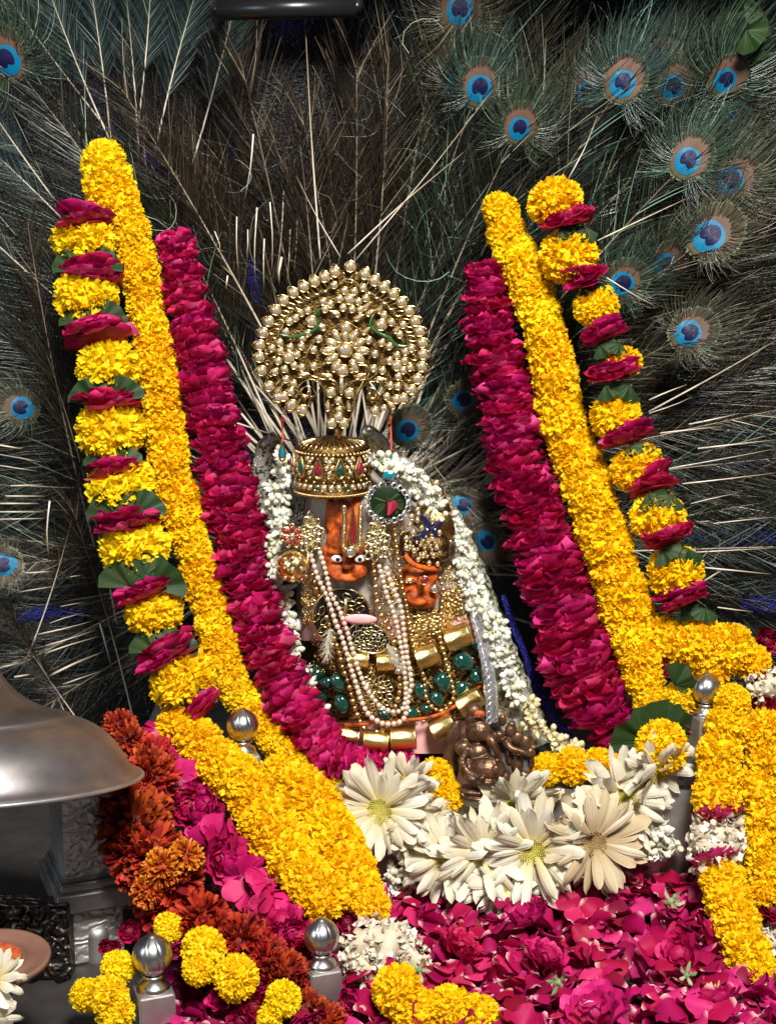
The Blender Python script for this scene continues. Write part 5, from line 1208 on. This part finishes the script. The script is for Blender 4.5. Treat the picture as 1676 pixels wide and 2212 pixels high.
def lattice(cx_, cy_, rx, ry, ang, lab, disc, name='medallion', off=.012, n=30, mat='gold'):
    p = on(cx_, cy_, off); k = mpp(p); M = TRS(p, rot(0, ang, 0), 1); root = thing(name, lab, 'medallion', p)
    b = MB(); b.ball((0, 0, 0), (rx*k, .003, ry*k), 28, 8); put('plate', b.mesh('plate', MAT[disc]), M, root)
    b = MB(); b.tube([(rx*k*math.cos(q), -.001, ry*k*math.sin(q)) for q in np.linspace(0, 2*math.pi, 41)], 2.4*k, 6, cap=False); put('rim', b.mesh('rim', MAT[mat]), M, root)
    for i in range(n):
        f = .88 * math.sqrt((i + .5) / n); a = i * 2.4; x, z = f*rx*k*math.cos(a), f*ry*k*math.sin(a); s = .15 * math.sqrt(rx * ry) * k; R = rot(0, a, 0)
        b = MB(); b.tube([Vector((x, -.0036, z)) + R @ Vector((s*.62*math.sin(q), 0, s*1.1*math.cos(q))) for q in np.linspace(0, 2*math.pi, 10)], 1.1*k, 4, cap=False); put('lattice_loop', b.mesh('lattice_loop', MAT[mat]), M, root)
    return root, M, k, p
root, M, k, p = lattice(738, 1332, 62, 64, .3, 'round chest medallion of dark green and gold with a magenta eye motif', 'black', n=26)
b = MB(); b.tube([M @ Vector((18*k + 15*k*math.cos(q), -.006, -16*k + 15*k*math.sin(q))) for q in np.linspace(0, 2*math.pi, 21)], 4.6*k, 6, cap=False); put('magenta_ring', b.mesh('magenta_ring', MAT['magenta_cloth']), I4, root)
b = MB(); b.tube([M @ Vector(q) for q in ((-4*k, -.006, 44*k), (2*k, -.006, 22*k), (6*k, -.006, 4*k))], 4.5*k, 6); put('yellow_streak', b.mesh('yellow_streak', MAT['gold_pale']), I4, root)
stone(root, M @ Vector((44*k, -.008, -30*k)), 7*k, mat='rhinestone')
lattice(796, 1378, 46, 32, .32, 'black lens-shaped medallion with gold lattice under the pink fold', 'black', off=.018, n=30, mat='gold_pale')
p = on(779, 1337, .028); k = mpp(p); b = MB(); b.ball((0, 0, 0), (36*k, 5*k, 11*k), 20, 8); tagged(put('cloth_fold', b.mesh('cloth_fold', MAT['pink_cloth']), TRS(p, rot(0, .03, 0), 1)), 'small pink cloth fold above the black lens medallion', 'cloth')
p = on(*z3(1010, 1070), .016); k = mpp(p); rs = thing('rosette_pendant', 'openwork gold flower pendant hanging inside the pearl loops', 'pendant', p)
for ring, cnt, r0, s in ((0, 1, 0, 8), (1, 8, 18, 8), (2, 13, 33, 8)):
    for i in range(cnt):
        a = i * 2 * math.pi / cnt + ring * .2; c = p + Vector((r0*k*math.sin(a), -.001*ring, r0*k*math.cos(a) - (8*k if ring == 2 else 0))); R = rot(0, a, 0); e = 1.0 if ring == 0 else .62
        b = MB(); b.tube([c + R @ Vector((s*e*k*math.sin(q), 0, s*k*math.cos(q))) for q in np.linspace(0, 2*math.pi, 13)], 1.3*k, 5, cap=False); put('petal_loop', b.mesh('petal_loop', MAT['gold_pale']), I4, rs)
for (px, py), w, a, lab in ((z3(500, 580), 26, .12, 'white downy feather tuft lying on the pearl strings, lid side'), (z3(1230, 740), 26, -.5, 'cream downy tuft lying on the pearl strings beside the chest barrels')):
    p = on(px, py, .044); k = mpp(p); g = random.Random(px); b = MB()
    for i in range(90):
        t = g.random(); x0 = g.gauss(0, .16); pts = [Vector((x0 * .2, 0, 1.6 - 2.6 * t))]; an = g.gauss(0, .5)
        for q in range(4): pts.append(pts[-1] + Vector((math.sin(an) * .22, g.gauss(0, .05), -math.cos(an) * .26)))
        ribbon(b, pts, .035, g.random())
    tagged(put('down_tuft', b.mesh('down_tuft', MAT['tuberose']), TRS(p, rot(0, a, 0), w * k * .9)), lab, 'tuft')

# --- mantle, sequin trim, jasmine
def sleeve(name, label, pts, mat, flat=.4, cat='cloth'):
    P = pxpath(pts); S = spline(P, .006); b = MB(); n = 12; vs, fs, t = [], [], []
    for i, s in enumerate(S):
        T = Vector((S[min(i+1, len(S)-1)] - S[max(i-1, 0)])[:3]); F = frame(T); r = s[3] / 2 * (1 + .06 * math.sin(i * 1.7))
        for j in range(n):
            q = 2 * math.pi * j / n; vs.append(Vector(s[:3]) + F @ Vector((r * math.cos(q), r * flat * math.sin(q), 0)))
    b.add(vs, [(i*n+j, i*n+(j+1) % n, (i+1)*n+(j+1) % n, (i+1)*n+j) for i in range(len(S)-1) for j in range(n)] + [tuple(range(n))[::-1], tuple((len(S)-1)*n+j for j in range(n))])
    return tagged(put(name, b.mesh(name, MAT[mat]), I4), label, cat)
sleeve('mantle', 'short green-gold sequinned drape behind the jasmine on the globe earring side', [(562,1130,.03,30),(564,1030,.03,38),(576,968,.03,44),(600,944,.03,30)], 'sequin_cloth', .7)
sleeve('mantle', 'green and gold sequinned mantle sweeping down behind the jasmine and sequin trim', [(780,930,.02,26),(800,942,.02,44),(836,985,.03,50),(900,1040,.03,54),(960,1110,.03,60),(1010,1220,.02,64),(1050,1340,.0,76),(1085,1450,-.02,92),(1120,1540,-.03,96),(1150,1615,-.04,92)], 'sequin_cloth')
sleeve('sequin_trim', 'silver sequin trim running down the mantle beside the green stones', [(1010,1250,-.02,20),(1022,1310,-.035,24),(1042,1380,-.045,26),(1052,1440,-.055,28),(1060,1500,-.06,30),(1062,1560,-.065,26)], 'sequin_silver', .3, 'trim')
tr = thing('ring_chain', 'chain of silver rings along the sequin trim', 'chain', at(1056, 1560, -.08))
for i in range(16):
    px, py = 1022 + 32 * min(1, i / 9), 1340 + i * 14.5; p = at(px + 2, py, -.062 - .0012 * i); k = mpp(p)
    b = MB(); b.tube([(6*k*math.cos(q), 0, 6.5*k*math.sin(q)) for q in np.linspace(0, 2*math.pi, 13)], 2.0*k, 6, cap=False); put('ring', b.mesh('ring', MAT['rhinestone']), TRS(p, rot(0, 0, .2), 1), tr)
def jasmine(label, pts, lib, n_per=1.0, size=28):
    P = pxpath(pts); S = spline(P, .0058 / n_per); root = thing('jasmine_garland', label, 'garland', Vector(S[-1][:3]))
    for s in S:
        p = Vector(s[:3]) + Vector((RNG.uniform(-.5, .5) * s[3] * .75, RNG.uniform(-.006, .004), RNG.uniform(-.002, .002))); put('jasmine_flower', RNG.choice(lib), TRS(p, rot(RNG.uniform(-.7,.7), RNG.uniform(0, 6.28), RNG.uniform(-.7,.7)), size * mpp(p)), root)
    b = MB(); b.tube([tuple(s[:3]) for s in S], .0015, 5); put('string', b.mesh('string', MAT['sepal']), I4, root)
jasmine('fresh white jasmine garland framing the idol on the globe earring side', [(606,985,-.035,44),(604,1040,-.03,54),(596,1100,-.03,44),(598,1160,-.025,36),(590,1220,-.025,34),(606,1290,-.02,34),(626,1360,-.03,34),(640,1430,-.035,34),(662,1490,-.045,40),(682,1535,-.05,30)], JAS, 1.1)
jasmine('fresh white jasmine garland framing the idol on the small crown side', [(806,985,-.07,40),(850,1010,-.08,62),(890,1030,-.07,58),(935,1085,-.05,36),(975,1140,-.03,40),(998,1200,-.03,44),(1012,1250,-.03,36),(1030,1300,-.035,34),(1060,1335,-.04,44),(1080,1400,-.045,46),(1100,1450,-.05,44),(1118,1500,-.055,40)], JAS, 1.1)
jasmine('yellowed jasmine tail trailing over the mantle hem', [(1128,1510,-.055,36),(1150,1550,-.065,36),(1176,1582,-.075,36),(1210,1605,-.085,36),(1245,1620,-.09,30)], JASO, 1.2)
p = on(645, 1350, .012); b = MB(); b.ball((0, 0, 0), (15, 10, 14), 14, 10); tagged(put('white_bud', b.mesh('white_bud', MAT['white_eye']), TRS(p, I4, mpp(p))), 'smooth round white bud beside the jasmine and pearl strings', 'bud')
# --- blue tinsel ribbons
for lab, pts in (('glittering blue tinsel ribbon running down beside the thick rose garland', [(1086,1285,.03,10),(1106,1345,.02,16),(1132,1410,.01,15),(1158,1480,0,18),(1196,1550,-.01,16),(1240,1600,-.02,12)]),
                 ('blue tinsel tassel between rounded marigold top and slim rose garland', [(318,325,.215,24),(345,380,.215,54),(362,425,.215,44),(378,456,.215,16)]),
                 ('blue tinsel tassel behind the slim rose garland', [(498,290,.24,18),(502,315,.24,30),(506,345,.24,14)]),
                 ('blue tinsel band showing between quills behind the marigold tangle', [(1480,1170,.22,40),(1560,1160,.22,60),(1630,1150,.22,64),(1700,1150,.22,60)]),
                 ('narrow blue tinsel band low behind the marigold tangle', [(1600,1300,.2,34),(1690,1310,.2,40)]),
                 ('blue tinsel band above the white quills by the thick garland', [(900,640,.22,32),(935,580,.22,44),(965,540,.22,30)]),
                 ('blue tinsel strip beside the crest, over the slim rose garland', [(545,560,.20,18),(550,610,.20,30),(556,660,.20,18)]), ('blue tinsel strip between crest and white quills', [(560,700,.20,24),(566,760,.20,30)]), ('blue tinsel strip beside frayed plumes, over the lid', [(30,1335,.16,26),(110,1322,.16,34),(190,1330,.16,22)]), ('blue tinsel strip among the quills of the leafy banded garland', [(20,870,.18,30),(70,900,.18,34)]), ('blue tinsel strip low among the bare quills of the tangle', [(1540,1010,.2,26),(1610,1000,.2,34),(1680,1005,.2,26)]),
                 ('blue tinsel patch among quills, higher behind the banded garland', [(1420,885,.22,36),(1490,870,.22,44),(1540,880,.22,30)])):
    sleeve('tinsel_ribbon', lab, pts, 'tinsel_blue', .25, 'ribbon')

# --- bronze figurine on the seat edge
YBZ = -.128
def C6(zx, zy, off=0.0): return at(914.4 + zx * .1984, 1468.6 + zy * .1984, YBZ - off)
K6 = .1984 * mpp(C6(650, 800))
def B6(x, y, rx, rz, ry=None, off=0.0, an=0.0): return (C6(x, y, off), (rx * K6 * 1.16, (ry or rx) * K6 * 1.1, rz * K6 * 1.16), rot(0, an, 0))
fig = [B6(310,760,80,300,60,-.02,.15),B6(300,950,80,150,70,-.02),B6(550,340,78,80,70),B6(560,430,95,95,80),B6(600,560,120,110,100,.004),B6(470,620,75,95,35,0),B6(720,640,70,100,35,0),B6(440,740,90,80,80,.004),B6(600,790,120,100,100,.008),B6(700,960,165,130,140,.018),B6(560,900,120,120,100,.006),
       B6(470,960,70,120,70,.01),B6(560,1060,110,50,90,.022),B6(670,1100,110,46,90,.026),B6(860,1040,90,60,80,.014),B6(650,1190,250,50,150,.008),B6(620,1250,220,40,150,.008),B6(790,975,36,44,30,.034),B6(640,1075,34,30,30,.036),
       B6(950,560,60,80,50),B6(1010,640,80,80,50),B6(1100,690,70,80,45),B6(1160,790,50,60,45),B6(930,840,40,90,50),B6(1020,930,60,130,60),B6(1090,1050,70,60,60),B6(1170,900,35,70,35),B6(960,490,40,40,35),B6(860,440,40,60,35),B6(820,620,60,60,40)]
fig += chain([C6(640,600,.014), C6(720,640,.022), C6(775,720,.026), C6(805,800,.026), C6(835,860,.024), C6(800,880,.026)], 52*K6, 30*K6, 14)
fig += chain([C6(900,680,.006), C6(960,750,.012), C6(1060,780,.014), C6(1150,810,.012)], 46*K6, 32*K6, 10)
fig += chain([C6(480,760,.012), C6(420,880,.016), C6(480,1000,.022), C6(600,1060,.03)], 44*K6, 32*K6, 10)
bz = thing('bronze_figurine', 'small worn brown bronze elephant-headed figurine seated among the white daisies', 'figurine', C6(650, 1260))
put('figure', blobs('figure', fig, 'bronze', .0010, 2), I4, bz)
for pts, r in (([(520,420),(600,400),(660,440)], 6), ([(470,880),(560,850),(680,845),(780,870)], 5)):
    wire(bz, [C6(x, y, .026 if 430 < x < 900 else .014) for x, y in pts], r * K6, 'bronze', 'raised_cord')
b = MB(); b.ball(C6(610, 375, .012), (62*K6, 16*K6, 45*K6), 14, 8); put('vermilion_mark', b.mesh('vermilion_mark', MAT['vermilion']), I4, bz)

# tiny red blossoms under the rail
for i, (px, py) in enumerate(((748,22),(772,10),(733,8))):
    p = at(px, py, .06); tagged(put('red_blossom', RDARK[i], TRS(p, rot(1.4, 0, i), 14 * mpp(p))), 'tiny red blossom dangling by the overhead rail', 'blossom', 'red blossoms by the rail')
